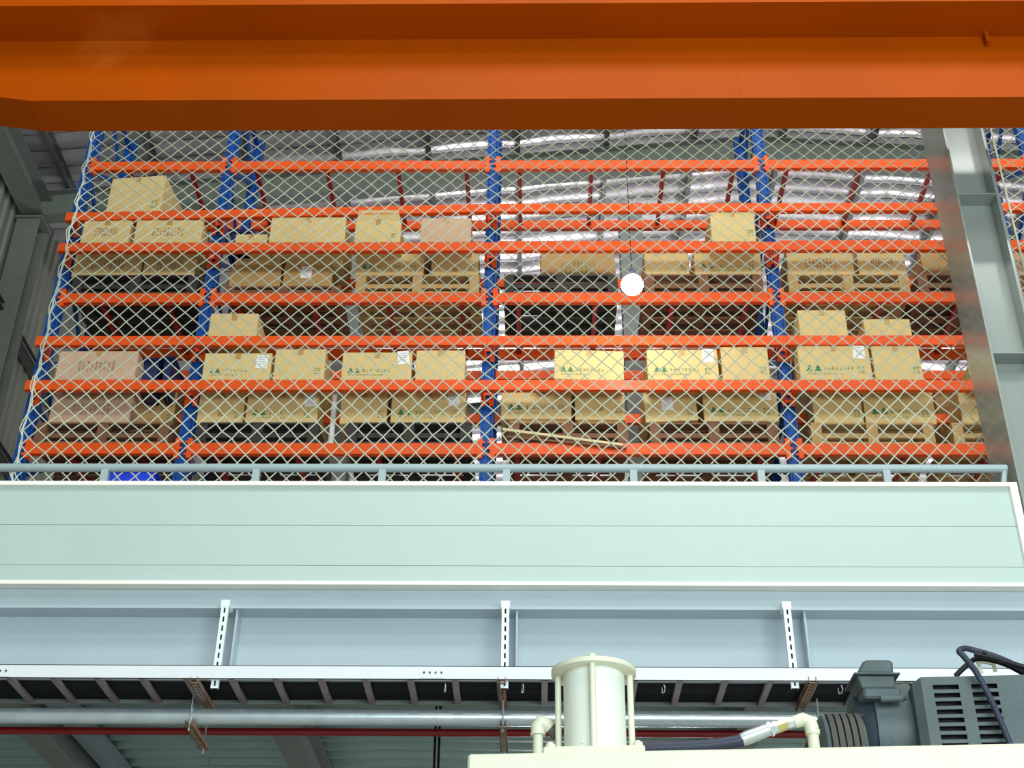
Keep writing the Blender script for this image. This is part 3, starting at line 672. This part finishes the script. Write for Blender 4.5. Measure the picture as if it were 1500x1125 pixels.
# ------------------------------------------------------------------ safety net
net = empty('safety_net', (0,0,0), label='cream knotted safety net stretched between the mezzanine and the racking', cat='net')
nx0 = at(20, 690, DN).x; nx1 = 6.2
def node(i, jj):
    # jj counts rows up from the bottom, cells widen slightly with height
    z = zlist[jj]; t = (z-zlist[0])/4.0
    wdt = 0.113 + 0.0105*t
    x = xc + (i + 0.5*(jj % 2))*wdt
    R = math.sin(i*12.9898+jj*78.233)*43758.5453; r1 = R-math.floor(R)
    R = math.sin(i*39.3468+jj*11.135)*24634.6345; r2 = R-math.floor(R)
    sag = -0.006*(x-xc)**2*(0.3+t)
    return Vector((x+(r1-0.5)*0.014, DN+(r2-0.5)*0.012, z + (r2-0.5)*0.014 + sag + 0.015*math.sin(x*1.7+jj*0.2)))
xc = at(760, 500, DN).x
zlist = [at(750, 712, DN).z - 0.12]
k = 0
while zlist[-1] < E+8.3:
    t = (zlist[-1]-zlist[0])/4.0; zlist.append(zlist[-1] + 0.5*(0.126-0.014*t))
mb = MB(); kn = MB()
def thin(mb, a, b, r):
    d = (b-a).normalized(); s = d.cross(Vector((0,1,0))).normalized(); n = len(mb.v); y = Vector((0,1,0))
    for p_ in (a, b):
        for (u, v) in ((1,0),(0,1),(-1,0),(0,-1)): mb.v.append(tuple(p_ + s*r*u + y*r*v))
    mb.f += [(n+q, n+4+q, n+4+(q+1)%4, n+(q+1)%4) for q in range(4)]
I0 = int((nx0-xc)/0.112)-2; I1 = int((nx1-xc)/0.112)+1
def edge_x(z): return nx0 + 0.0*(z)
for jj in range(len(zlist)-1):
    for i in range(I0, I1+1):
        a = node(i, jj)
        for s in (0, 1):
            i2 = i + (s if jj % 2 else s-1); b = node(i2, jj+1)
            if a.x < nx0 and b.x < nx0: continue
            a2 = Vector((max(a.x, nx0), a.y, a.z)); b2 = Vector((max(b.x, nx0), b.y, b.z))
            thin(mb, a2, b2, 0.0044)
        if a.x > nx0:
            r = 0.0075; n = len(kn.v)
            kn.v += [(a.x+r,a.y,a.z),(a.x,a.y+r,a.z),(a.x-r,a.y,a.z),(a.x,a.y-r,a.z),(a.x,a.y,a.z+r),(a.x,a.y,a.z-r)]
            kn.f += [(n,n+1,n+4),(n+1,n+2,n+4),(n+2,n+3,n+4),(n+3,n,n+4),(n+1,n,n+5),(n+2,n+1,n+5),(n+3,n+2,n+5),(n,n+3,n+5)]
mb.build('netting', M['net'], net, kind='stuff'); kn.build('knots', M['net'], net, kind='stuff')
R = random.Random(5)
ep = [Vector((nx0+R.uniform(-0.006,0.012), DN+R.uniform(-0.01,0.01), z)) for z in [zlist[0]+q*(E+8.3-zlist[0])/60 for q in range(61)]]
MB().tube(ep, 0.007, 8).build('border_rope', M['net'], net, smooth=True)
ep = [Vector((v.x+0.018*math.sin(n*1.3), v.y-0.01, v.z)) for n, v in enumerate(ep)]
MB().tube(ep, 0.004, 6).build('lacing_cord', M['net'], net, smooth=True)
MB().tube([(nx0, DN, E+8.3), (nx1, DN, E+8.3)], 0.012, 8).build('head_rope', M['net'], net, smooth=True)
p = at(1478, 300, DN-0.02); MB().tube([(p.x, DN-0.02, zlist[0]), (p.x, DN-0.02, E+8.3)], 0.008, 8).build('tie_rope', M['net'], net, smooth=True)

# ------------------------------------------------------------------ cable ladder with hangers, cables, pipes
DL = DF-0.06; DL2 = DL+0.42
zl0 = at(750, 996, DL).z; zl1 = at(750, 976, DL).z
lad = empty('cable_ladder', (0,0,0), label='long cable ladder with white side rail hung under the mezzanine beam', cat='cable tray')
LX0, LX1 = -4.9, 6.5
def rail(y, s):
    mb = MB(); mb.box(LX0, LX1, y, y+0.006, zl0, zl1); mb.box(LX0, LX1, min(y, y+s*0.018), max(y, y+s*0.018), zl0-0.0, zl0+0.004); mb.box(LX0, LX1, min(y, y+s*0.018), max(y, y+s*0.018), zl1-0.004, zl1)
    return mb.build('side_rail', M['whitetray'], lad)
rail(DL, 1); rail(DL2, -1).data.materials[0] = M['rafter']
rg = None; p0 = at(403, 997, DL).x; pitch = (at(666, 997, DL).x-p0)/4
n0 = int((LX0-p0)/pitch); n1 = int((LX1-p0)/pitch)
for i in range(n0, n1+1):
    if rg is None:
        mb = MB(); mb.box(-0.0175, 0.0175, 0.006, DL2-DL, 0.0, 0.004); mb.box(-0.0175, -0.0145, 0.006, DL2-DL, 0.004, 0.022); mb.box(0.0145, 0.0175, 0.006, DL2-DL, 0.004, 0.022)
        rg = mb.build('rung', M['rung'], lad); rg.location = (p0+i*pitch, DL, zl0-0.001)
    else: share(rg, lad, (p0+i*pitch, DL, zl0-0.001))
for px in (634, -4):
    p = at(px, 986, DL); jp = MB().box(p.x-0.07, p.x+0.07, DL-0.004, DL, zl0+0.008, zl1-0.008).build('joint_plate', M['whitetray'], lad)
    for k in range(4): MB().lathe((p.x-0.048+k*0.032, DL-0.004, (zl0+zl1)/2), (0,-1,0), [(0,0.006),(0.006,0.005)], 8).build('bolt', M['motord'], jp)
for k in range(9):
    yy = DL+0.165+k*0.029; rr = 0.013 if k % 3 else 0.0145; zz = zl0+0.024+rr
    P = [(LX0+q*(LX1-LX0)/24, yy+0.006*math.sin(q*1.1+k), zz+0.002*math.sin(q*2.3+k)) for q in range(25)]
    tag(MB().tube(P, rr, 8).build('power_cable', M['cable'], smooth=True), 'black power cable lying along the rungs of the cable ladder', 'cable', 'black cables in the cable ladder')
for px, py in ((652, 1008), (766, 1012), (973, 1012), (1233, 1010)):
    p = at(px, py, DL+0.12); tag(MB().tube([(p.x, p.y, zl0+0.02), (p.x+0.004, p.y-0.012, zl0-0.002), (p.x+0.002, p.y+0.02, zl0-0.016), (p.x-0.006, p.y+0.05, zl0-0.01), (p.x-0.006, p.y+0.06, zl0+0.03)], 0.0025, 6).build('cable_tie', M['whitetray'], smooth=True), {652: 'white tie tail under the black cables, just left of the middle hanger', 766: 'white tie tail under the black cables, between middle hanger and cylinder', 973: 'white tie tail under the black cables, right of the cylinder', 1233: 'white tie tail under the black cables, left of the motor junction box'}[px], 'cable tie', 'white cable ties')
names = {324: 'leftmost pale slotted hanger strut holding the cable ladder', 740: 'middle pale slotted hanger strut holding the cable ladder', 1157: 'rightmost pale slotted hanger strut behind the motor box'}
for px in (324, 740, 1157):
    p = at(px, 930, DL+0.02); y0_ = DL+0.022; zt_ = at(750, 889, DL+0.022).z; zb_ = at(px, 1008, y0_).z
    h = empty('strut_hanger', (p.x, y0_, 0), 0, names[px], 'hanger')
    w = 0.021
    mb = MB(); n = int((zt_-zb_)/0.05); step = (zt_-zb_)/n
    mb.box(-w, -0.005, 0, 0.003, zb_, zt_); mb.box(0.005, w, 0, 0.003, zb_, zt_)
    for k in range(n+1):
        za = zb_+k*step-0.010; mb.box(-0.005, 0.005, 0, 0.003, max(zb_, za), min(zt_, za+0.022))
    mb.box(-w, -w+0.003, 0.003, 0.02, zb_, zt_); mb.box(w-0.003, w, 0.003, 0.02, zb_, zt_)
    mb.build('slotted_channel', M['hanger'], h)
    MB().box(-w+0.003, w-0.003, 0.018, 0.021, zb_, zt_).build('slot_shade_strip', M['slot'], h)  # dark strip closing the channel, paints the shade behind its slots
    MB().box(-w-0.004, w+0.004, -0.001, DF+0.05-y0_, zt_-0.004, zfl).build('weld_tab', M['hanger'], h)
DPp = DF+0.28
pc = at(750, 1052, DPp); 
pp = empty('conduit_pipe', (0,0,0), label='shiny galvanised pipe running level beneath the cable ladder', cat='pipe')
MB().tube([(-5.0, DPp, pc.z), (9.0, DPp, pc.z)], 0.046, 24).build('pipe_wall', M['zinc'], pp, smooth=True)
for px in (283, 737, 1196):
    p = at(px, 1050, DPp); MB().tube([(p.x-0.004, DPp, pc.z), (p.x+0.004, DPp, pc.z)], 0.0485, 24).build('pipe_band', M['hanger'], pp, smooth=True)
def strut(px, py, y0_, y1_, m, lab, rods=()):
    p = at(px, py, y0_); z = p.z; s = empty('cross_strut', (0,0,0), 0, lab, 'bracket')
    mb = MB(); mb.box(p.x-0.021, p.x-0.018, y0_, y1_, z, z+0.035); mb.box(p.x+0.018, p.x+0.021, y0_, y1_, z, z+0.035); mb.box(p.x-0.021, p.x-0.007, y0_, y1_, z, z+0.003); mb.box(p.x+0.007, p.x+0.021, y0_, y1_, z, z+0.003)
    yy = y0_
    while yy < y1_-0.03: mb.box(p.x-0.007, p.x+0.007, yy, yy+0.02, z, z+0.003); yy += 0.045
    mb.build('slotted_channel', m, s)
    for ry, rz1 in rods: MB().tube([(p.x, ry, z-0.03), (p.x, ry, rz1)], 0.005, 8).build('threaded_rod', M['zinc'], s); MB().lathe((p.x, ry, z-0.016), (0,0,1), [(0,0.010),(0.012,0.010)], 6).build('nut', M['zinc'], s)
    return s
zr = zfl-0.03
for px, w1, w2 in ((285, 'left', 'left'), (737, 'middle', 'middle'), (1193, 'right', 'right')):
    strut(px-2, 1000, DL-0.01, DL2+0.04, M['rust'], f'rusty slotted strut crossing under the cable ladder at the {w1} hanger')
ztr = pc.z-0.046-0.036
for px, w1 in ((283, 'left'), (737, 'middle'), (1196, 'right')):
    p = at(px, 1058, DPp-0.1); 
    x_ = p.x
    q = at(px, 1050, DPp)
    s = empty('pipe_bracket', (0,0,0), 0, {'left': 'rusty bracket strut under the galvanised pipe at left', 'middle': 'rusty bracket strut under the galvanised pipe beside the machine corner', 'right': 'rusty bracket strut under the galvanised pipe behind the belt pulley'}[w1], 'bracket')
    y0_, y1_ = DPp-0.09, DPp+0.36
    mb = MB(); mb.box(q.x-0.021, q.x-0.018, y0_, y1_, ztr, ztr+0.035); mb.box(q.x+0.018, q.x+0.021, y0_, y1_, ztr, ztr+0.035); mb.box(q.x-0.021, q.x+0.021, y0_, y1_, ztr, ztr+0.003); mb.build('channel', M['rust'], s)
    MB().tube([(q.x, y1_-0.03, ztr-0.03), (q.x, y1_-0.03, zd+0.06)], 0.005, 8).build('threaded_rod', M['zinc'], s)
    MB().tube([(q.x, DPp-0.06, ztr-0.02), (q.x, DPp-0.06, zl0+0.0)], 0.005, 8).build('threaded_rod', M['zinc'], s)
rp = at(750, 1072, 8.5)
tag(MB().tube([(-6.4, 8.5, at(0,1070,8.5).z), (6.5, 8.5, at(0,1070,8.5).z)], 0.024, 14).build('sprinkler_pipe', M['redpipe'], smooth=True), 'thin dark red pipe running level behind the galvanised pipe', 'pipe')
for px, l in ((637, 'left one of the two black drop cables under the red pipe'), (643, 'right one of the two black drop cables under the red pipe')):
    p = at(px, 1090, 8.7); tag(MB().tube([(p.x, 8.7, 0.8), (p.x+0.004, 8.7, 2.5), (p.x, 8.7, zd+0.01)], 0.0085, 8).build('drop_cable', M['cable'], smooth=True), l, 'cable')
# small sign plate hanging behind the hose
a = at(1038, 1074, 8.9); b = at(1105, 1086, 8.9)
sg = empty('label_plate', (0,0,0), 0, 'small pale framed plate hanging behind the hose by the red pipe', 'plate')
MB().box(a.x, b.x, 8.88, 8.89, b.z, a.z).build('plate', M['white'], sg); MB().box(a.x+0.02, b.x-0.02, 8.875, 8.88, b.z+0.012, a.z-0.012).build('red_panel', M['redpipe'], sg)
MB().tube([((a.x+b.x)/2, 8.885, a.z), ((a.x+b.x)/2, 8.885, zd+0.05)], 0.003, 6).build('wire', M['zinc'], sg)

# ------------------------------------------------------------------ machine in the foreground
D0 = 3.40
pl = at(685, 1104, D0); zt0 = pl.z; YAW = -math.atan2(0.112, 1.42)
def mp(px, py, dy):
    "point dy metres behind the machine's yawed front face"
    d = cr*((px-750)/F) + cu*((562.5-py)/F) + cf
    n = Vector((math.sin(-YAW), math.cos(YAW), 0)); o = Vector((pl.x, D0, 0)) + n*dy
    return EYE + d*((o-EYE).dot(n)/d.dot(n))
mh = empty('machine_housing', (pl.x, D0, 0), YAW, 'cream painted machine housing with a flat top at the bottom right', 'machine')
MB().box(0, 2.3, 0, 1.3, zt0-0.32, zt0).build('top_block', M['cream'], mh, bevel=0.006)
MB().box(0.03, 2.27, 0.03, 1.27, 0.0, zt0-0.32).build('lower_cabinet', M['cream'], mh, bevel=0.004)
for px in (956, 1070):
    p = mp(px, 1097, 0.05); b = MB().lathe((0,0,0), (0,0,1), [(0,0.0095),(0.008,0.0095),(0.012,0.004)], 6).build('bolt', M['cream'], mh)
    l = Matrix.Rotation(-YAW, 3, 'Z') @ (Vector((p.x, p.y, 0)) - Vector((pl.x, D0, 0))); b.location = (l.x, l.y, zt0)
zt0 += 0.0005
# air cylinder
cp = mp(872, 1090, 0.17); cyl = empty('air_cylinder', (cp.x, cp.y, zt0), YAW, 'cream upright cylinder with round top flange and tie rods on the machine', 'cylinder')
zz = lambda py, D: at(872, py, D).z - zt0
hb = zz(1089, cp.y-0.13); ht = zz(968, cp.y-0.115); 
MB().box(-0.130, 0.130, -0.115, 0.115, 0, hb).build('base_plate', M['cream'], cyl, bevel=0.004)
MB().lathe((0,0,hb), (0,0,1), [(0,0.0825),(ht-hb,0.0825)], 48).build('barrel', M['creamwhite'], cyl, smooth=True)
MB().lathe((0,0,ht), (0,0,1), [(0,0.112),(0.002,0.115),(0.014,0.115),(0.016,0.112)], 56).build('top_flange', M['cream'], cyl, smooth=True)
for a in (0, 90, 180, 270):
    r_ = 0.097; x_, y_ = r_*math.sin(math.radians(a)), -r_*math.cos(math.radians(a))
    MB().tube([(x_, y_, hb), (x_, y_, ht)], 0.0085, 14).build('tie_rod', M['cream'], cyl, smooth=True)
    MB().lathe((x_, y_, ht+0.016), (0,0,1), [(0,0.0115),(0.007,0.0115),(0.011,0.007)], 12).build('rod_nut', M['cream'], cyl)
for sx in (-1, 1):
    for sy in (-1, 1): MB().lathe((sx*0.112, sy*0.095, hb), (0,0,1), [(0,0.013),(0.010,0.013),(0.016,0.006)], 12).build('corner_bolt', M['cream'], cyl)
MB().lathe((-0.028, -0.0775, hb+0.022), (0,-1,0), [(-0.004,0.004),(0.003,0.0035)], 10).build('grub_screw', M['zinc'], cyl)
# left pipe elbow
e = mp(788, 1075, 0.20); ez_ = at(788, 1058, e.y).z
el = empty('pipe_elbow', (e.x, e.y, zt0), 0, 'cream threaded pipe elbow standing left of the cylinder', 'pipe fitting')
h_ = ez_-zt0
MB().tube([(0,0,0),(0,0,h_-0.03)], 0.0135, 18).build('riser_pipe', M['cream'], el, smooth=True)
MB().tube([(0,0,h_-0.035),(0,0,h_-0.012),(0.006,0,h_-0.002),(0.020,0.004,h_-0.004),(0.032,0.008,h_-0.014)], [0.0185,0.0195,0.0215,0.0205,0.019], 18).build('elbow', M['cream'], el, smooth=True)
MB().lathe((0,0,h_-0.036), (0,0,1), [(0,0.0205),(0.006,0.0205)], 18).build('collar', M['cream'], el, smooth=True)
MB().tube([(0.028,0.007,h_-0.011),(0.062,0.015,h_-0.040)], 0.0165, 16).build('threaded_nipple', M['motor'], el, smooth=True)
for k in range(5):
    c0 = Vector((0.034,0.0085,h_-0.016)).lerp(Vector((0.060,0.0145,h_-0.038)), k/4); d_ = Vector((0.034,0.008,-0.029)).normalized()
    MB().lathe(c0, d_, [(0,0.0165),(0.0015,0.0185),(0.003,0.0165)], 16).build('thread_ridge', M['rust'], el, smooth=True)
# hose with couplings and the right elbow
def mpts(L, dy): return [mp(u, v, dy) for u, v in L]
hs = empty('hydraulic_hose', (0,0,0), 0, 'dark hose with metal coupling rising to a cream elbow on the machine', 'hose')
P = mpts([(935,1097),(960,1096),(1000,1095),(1045,1092),(1088,1085)], 0.20); P[0].z = max(P[0].z, zt0+0.012)
MB().tube(P, 0.0165, 16).build('hose_body', M['hose'], hs, smooth=True)
Q = mpts([(1086,1084),(1096,1080),(1128,1068)], 0.20); MB().tube(Q, [0.0165,0.0185,0.0165], 18).build('crimp_sleeve', M['zinc'], hs, smooth=True)
Q = mpts([(1127,1069),(1131,1067)], 0.20); MB().tube(Q, 0.0200, 6).build('hex_nut', M['zinc'], hs)
Q = mpts([(1132,1067),(1138,1065)], 0.20); MB().tube(Q, 0.0165, 6).build('hex_nut', M['zinc'], hs)
Q = mpts([(1138,1066),(1153,1060)], 0.20); MB().tube(Q, 0.0155, 6).build('brass_nut', M['brass'], hs, label='brass nut')
Q = mpts([(1153,1061),(1163,1058)], 0.20); MB().tube(Q, 0.015, 6).build('hex_nut', M['zinc'], hs)
Q = mpts([(1163,1058),(1176,1054),(1186,1058),(1190,1070)], 0.20); MB().tube(Q, [0.0165,0.0185,0.020,0.0185], 18).build('elbow', M['cream'], hs, smooth=True)
t = Q[-1]; MB().tube([(t.x,t.y,t.z+0.004),(t.x,t.y,zt0)], 0.0150, 18).build('riser_pipe', M['cream'], hs, smooth=True)
MB().lathe((t.x,t.y,t.z-0.012), (0,0,1), [(0,0.0185),(0.012,0.0200)], 18).build('collar', M['cream'], hs, smooth=True)
# pulley with belts
u0 = mp(1202, 1060, 0.42); u1 = mp(1258, 1060, 0.42); top = mp(1230, 1042, 0.42); rP = 0.14
ax = (u1-u0); wP = Vector((ax.x, ax.y, 0)).length; axd = Vector((ax.x, ax.y, 0)).normalized()
pu = empty('belt_pulley', (u0.x, u0.y, top.z-rP-0.014), 0, 'grooved grey pulley with wide belts between the elbow and the motor', 'pulley')
pr = [(0, rP*0.5), (0.0, rP-0.012), (0.006, rP-0.006)]
for k in range(5):
    t0 = 0.008+k*(wP-0.012)/5; dt = (wP-0.012)/5
    o = MB().lathe(axd*t0, axd, [(0,rP-0.012),(0.002,rP),(dt-0.003,rP),(dt-0.001,rP-0.012)], 64).build('belt', M['rubber'], pu, smooth=True)
MB().lathe((0,0,0), axd, [(-0.004,rP*0.3),(-0.004,rP-0.004),(0.004,rP-0.001),(0.006,rP-0.012),(wP,rP-0.013),(wP+0.004,rP-0.002),(wP+0.008,rP*0.3)], 64).build('pulley_wheel', M['motor'], pu, smooth=True)
MB().tube([-axd*0.05, axd*(wP+0.12)], 0.025, 16).build('shaft', M['zinc'], pu, smooth=True)
# motor
mo = empty('electric_motor', (0,0,0), 0, 'blue-grey electric motor with junction box and louvred cover at bottom right', 'motor')
mc = mp(1255, 1080, 0.55)
Dm = 0.42
def W2(px, py, dy=Dm): return mp(px, py, dy)
fx = Vector((math.cos(YAW), math.sin(YAW), 0)); fy = Vector((-math.sin(YAW), math.cos(YAW), 0))
Rm = 0.155
bt = W2(1300, 1009, Dm+0.165); cz = bt.z-Rm; o0 = Vector((W2(1262,1040).x, bt.y, cz)); 
L0 = W2(1262,1040).x; L1 = W2(1290,1040).x; L2 = W2(1352,1040).x
def ln(xa): return (xa-L0)
MB().lathe(o0+fx*ln(L0), fx, [(0,Rm*0.45),(0.004,Rm*0.80),(0.03,Rm*0.93),(ln(L1),Rm*0.95)], 48).build('end_bell', M['motord'], mo, smooth=True)
for k in range(9):
    a = math.radians(20+k*18); d = Vector((0,-math.cos(a),0)) + Vector((0,0,math.sin(a)))
    MB().bar(o0+fx*0.004+d*Rm*0.5, o0+fx*(ln(L1))+d*Rm*0.95, 0.012, 0.02, tuple(d)).build('rib', M['motor'], mo)
MB().lathe(o0+fx*ln(L1), fx, [(0,Rm-0.02),(0,Rm),(ln(L2)-ln(L1),Rm),(ln(L2)-ln(L1),Rm-0.02)], 56).build('motor_body', M['motor'], mo, smooth=True)
# foot / top mounting pad
a = W2(1264, 1006, Dm-0.02); b = W2(1322, 1020, Dm-0.02)
MB().box(a.x, b.x, a.y-0.0, a.y+0.16, b.z-0.002, a.z).build('mounting_pad', M['motor'], mo, bevel=0.006)
MB().tube([W2(1290,1024,Dm-0.03), W2(1324,1023,Dm-0.03)], 0.009, 12).build('cable_gland', M['motor'], mo, smooth=True)
MB().tube([W2(1323,1023,Dm-0.034), W2(1329,1023,Dm-0.034)], 0.006, 10).build('gland_plug', M['motord'], mo)
# junction box: tapered base, rim, domed lid
def frust(nm, xa0, xa1, xb0, xb1, za, zb2, ya0, ya1, inset, m, bev=0.0):
    mb = MB(); mb.v = [(xa0,ya0,za),(xa1,ya0,za),(xa1,ya1,za),(xa0,ya1,za),(xb0,ya0+inset,zb2),(xb1,ya0+inset,zb2),(xb1,ya1-inset,zb2),(xb0,ya1-inset,zb2)]
    mb.f = [(0,3,2,1),(4,5,6,7),(0,1,5,4),(1,2,6,5),(2,3,7,6),(3,0,4,7)]; return mb.build(nm, m, mo, bevel=bev)
yj = a.y+0.0
g0 = at(1262,1003,yj); g1 = at(1311,1003,yj); g2 = at(1253,989,yj); g3 = at(1310,989,yj); g4 = at(1250,987,yj); g5 = at(1317,987,yj); g6 = at(1264,969,yj+0.03); g7 = at(1306,968,yj+0.03)
frust('junction_box', g0.x, g1.x, g2.x+0.004, g3.x, g0.z-0.01, g2.z, yj, yj+0.12, 0, M['motor'], 0.004)
MB().box(g4.x, g5.x, yj-0.012, yj+0.132, g2.z, g2.z+0.004).build('box_rim', M['motor'], mo)
frust('box_lid', g4.x+0.008, g3.x, g6.x, g7.x, g2.z+0.004, g6.z, yj, yj+0.12, 0.012, M['motor'], 0.008)
# louvred cover
y1 = Dm-0.06
A = mp(1348, 992, y1); Bp = mp(1500, 982, y1); zc0 = zt0
cvx0 = A.x; cvx1 = cvx0+0.55; hcv = A.z-zc0
cv = MB(); cvo = empty('motor_cover', (cvx0, A.y, zc0), YAW, None, None); cvo.parent = mo
# face built around its slots
slots = []
s0 = [(1367,1000),(1488,1000)]
colx = [(0.030, 0.100), (0.134, 0.204)]; rowh = 0.0138; rows = 11; step = (hcv-0.022)/12
rowz = [hcv-0.030-k*step for k in range(rows)]
cx_ = [0.0]; 
for a_, b_ in colx: cx_ += [a_, b_]
cx_.append(0.55)
for i in range(0, 5, 2): cv.box(cx_[i], cx_[i+1], 0, 0.003, 0, hcv)
for a_, b_ in colx:
    zprev = hcv
    for rz_ in rowz: cv.box(a_, b_, 0, 0.003, rz_+rowh/2, zprev); zprev = rz_-rowh/2
    cv.box(a_, b_, 0, 0.003, 0, zprev)
cv.box(0.003, 0.55, 0.003, 0.20, hcv-0.003, hcv)
f1 = cv.build('cover_face', M['motor'], cvo)
mb = MB(); mb.prism([(0,0),(-0.022,0.02),(-0.022,0.2),(0.003,0.2),(0.003,0.003)], 'z', 0, hcv-0.012); mb.v = [((x_, y_, z_+ (0.012 if (z_ > 0.01 and x_ > -0.01) else 0))) for x_, y_, z_ in mb.v]; mb.build('cover_side', M['motor'], cvo)
lv0 = None
for a_, b_ in colx:
    for rz_ in rowz:
        mb = MB(); mb.v = [(a_,0.003,rz_-rowh*0.5),(b_,0.003,rz_-rowh*0.5),(b_,0.016,rz_-rowh*0.15),(a_,0.016,rz_-rowh*0.15)]; mb.v += [(u,v+0.002,w_) for u,v,w_ in mb.v]
        mb.f = [(0,1,2,3),(7,6,5,4),(0,4,5,1),(1,5,6,2),(2,6,7,3),(3,7,4,0)]; mb.build('louvre', M['motor'], cvo)
MB().box(0.01, 0.5, 0.03, 0.034, 0.0, hcv-0.01).build('slot_shade_sheet', M['slot'], cvo)  # dark sheet added behind the louvres to paint the shade in them
# cables over the motor
def cab(L, dys, r, lab, m='cable'):
    P = [mp(u, v, dy) for (u, v), dy in zip(L, dys)]
    Q = []
    for i in range(len(P)-1):
        p0 = P[max(i-1,0)]; p1 = P[i]; p2 = P[i+1]; p3 = P[min(i+2,len(P)-1)]
        for k in range(6):
            t = k/6; Q.append(0.5*((2*p1)+(p2-p0)*t+(2*p0-5*p1+4*p2-p3)*t*t+(3*p1-p0-3*p2+p3)*t**3))
    Q.append(P[-1]); tag(MB().tube(Q, r, 12).build('motor_cable', M[m], smooth=True), lab, 'cable')
cab([(1482,1096),(1468,1062),(1450,1022),(1430,985),(1413,963),(1405,954),(1412,950),(1425,952),(1462,963),(1510,985)], [y1-0.03]*4+[y1-0.02]*2+[y1]+[y1+0.02]*3, 0.0085, 'thick black cable bent sharply down over the louvred cover', 'hose')
cab([(1400,990),(1410,980),(1424,968),(1432,965),(1448,966),(1475,974),(1505,990)], [y1+0.05]*7, 0.0075, 'black cable arching behind the bent cable on the motor top')
cab([(1427,958),(1445,961),(1480,971),(1510,980)], [y1+0.01]*4, 0.007, 'straight black cable strapped beside the bent cable')
p = mp(1440, 975, y1+0.05)
pb = empty('cable_bracket', (0,0,0), 0, 'small pale bracket holding the cables on the motor top', 'bracket')
MB().bar(mp(1432,967,y1+0.07), mp(1438,986,y1+0.07), 0.010, 0.004, (0,1,0)).build('leg', M['cream'], pb); MB().bar(mp(1455,972,y1+0.07), mp(1458,984,y1+0.07), 0.010, 0.004, (0,1,0)).build('leg', M['cream'], pb)
MB().bar(mp(1432,968,y1+0.07), mp(1456,972,y1+0.07), 0.010, 0.004, (0,1,0)).build('strap', M['cream'], pb)
MB().lathe(mp(1443,957,y1), (0,0,1), [(0,0.006),(0.008,0.005)], 8).build('screw', M['motord'], pb)
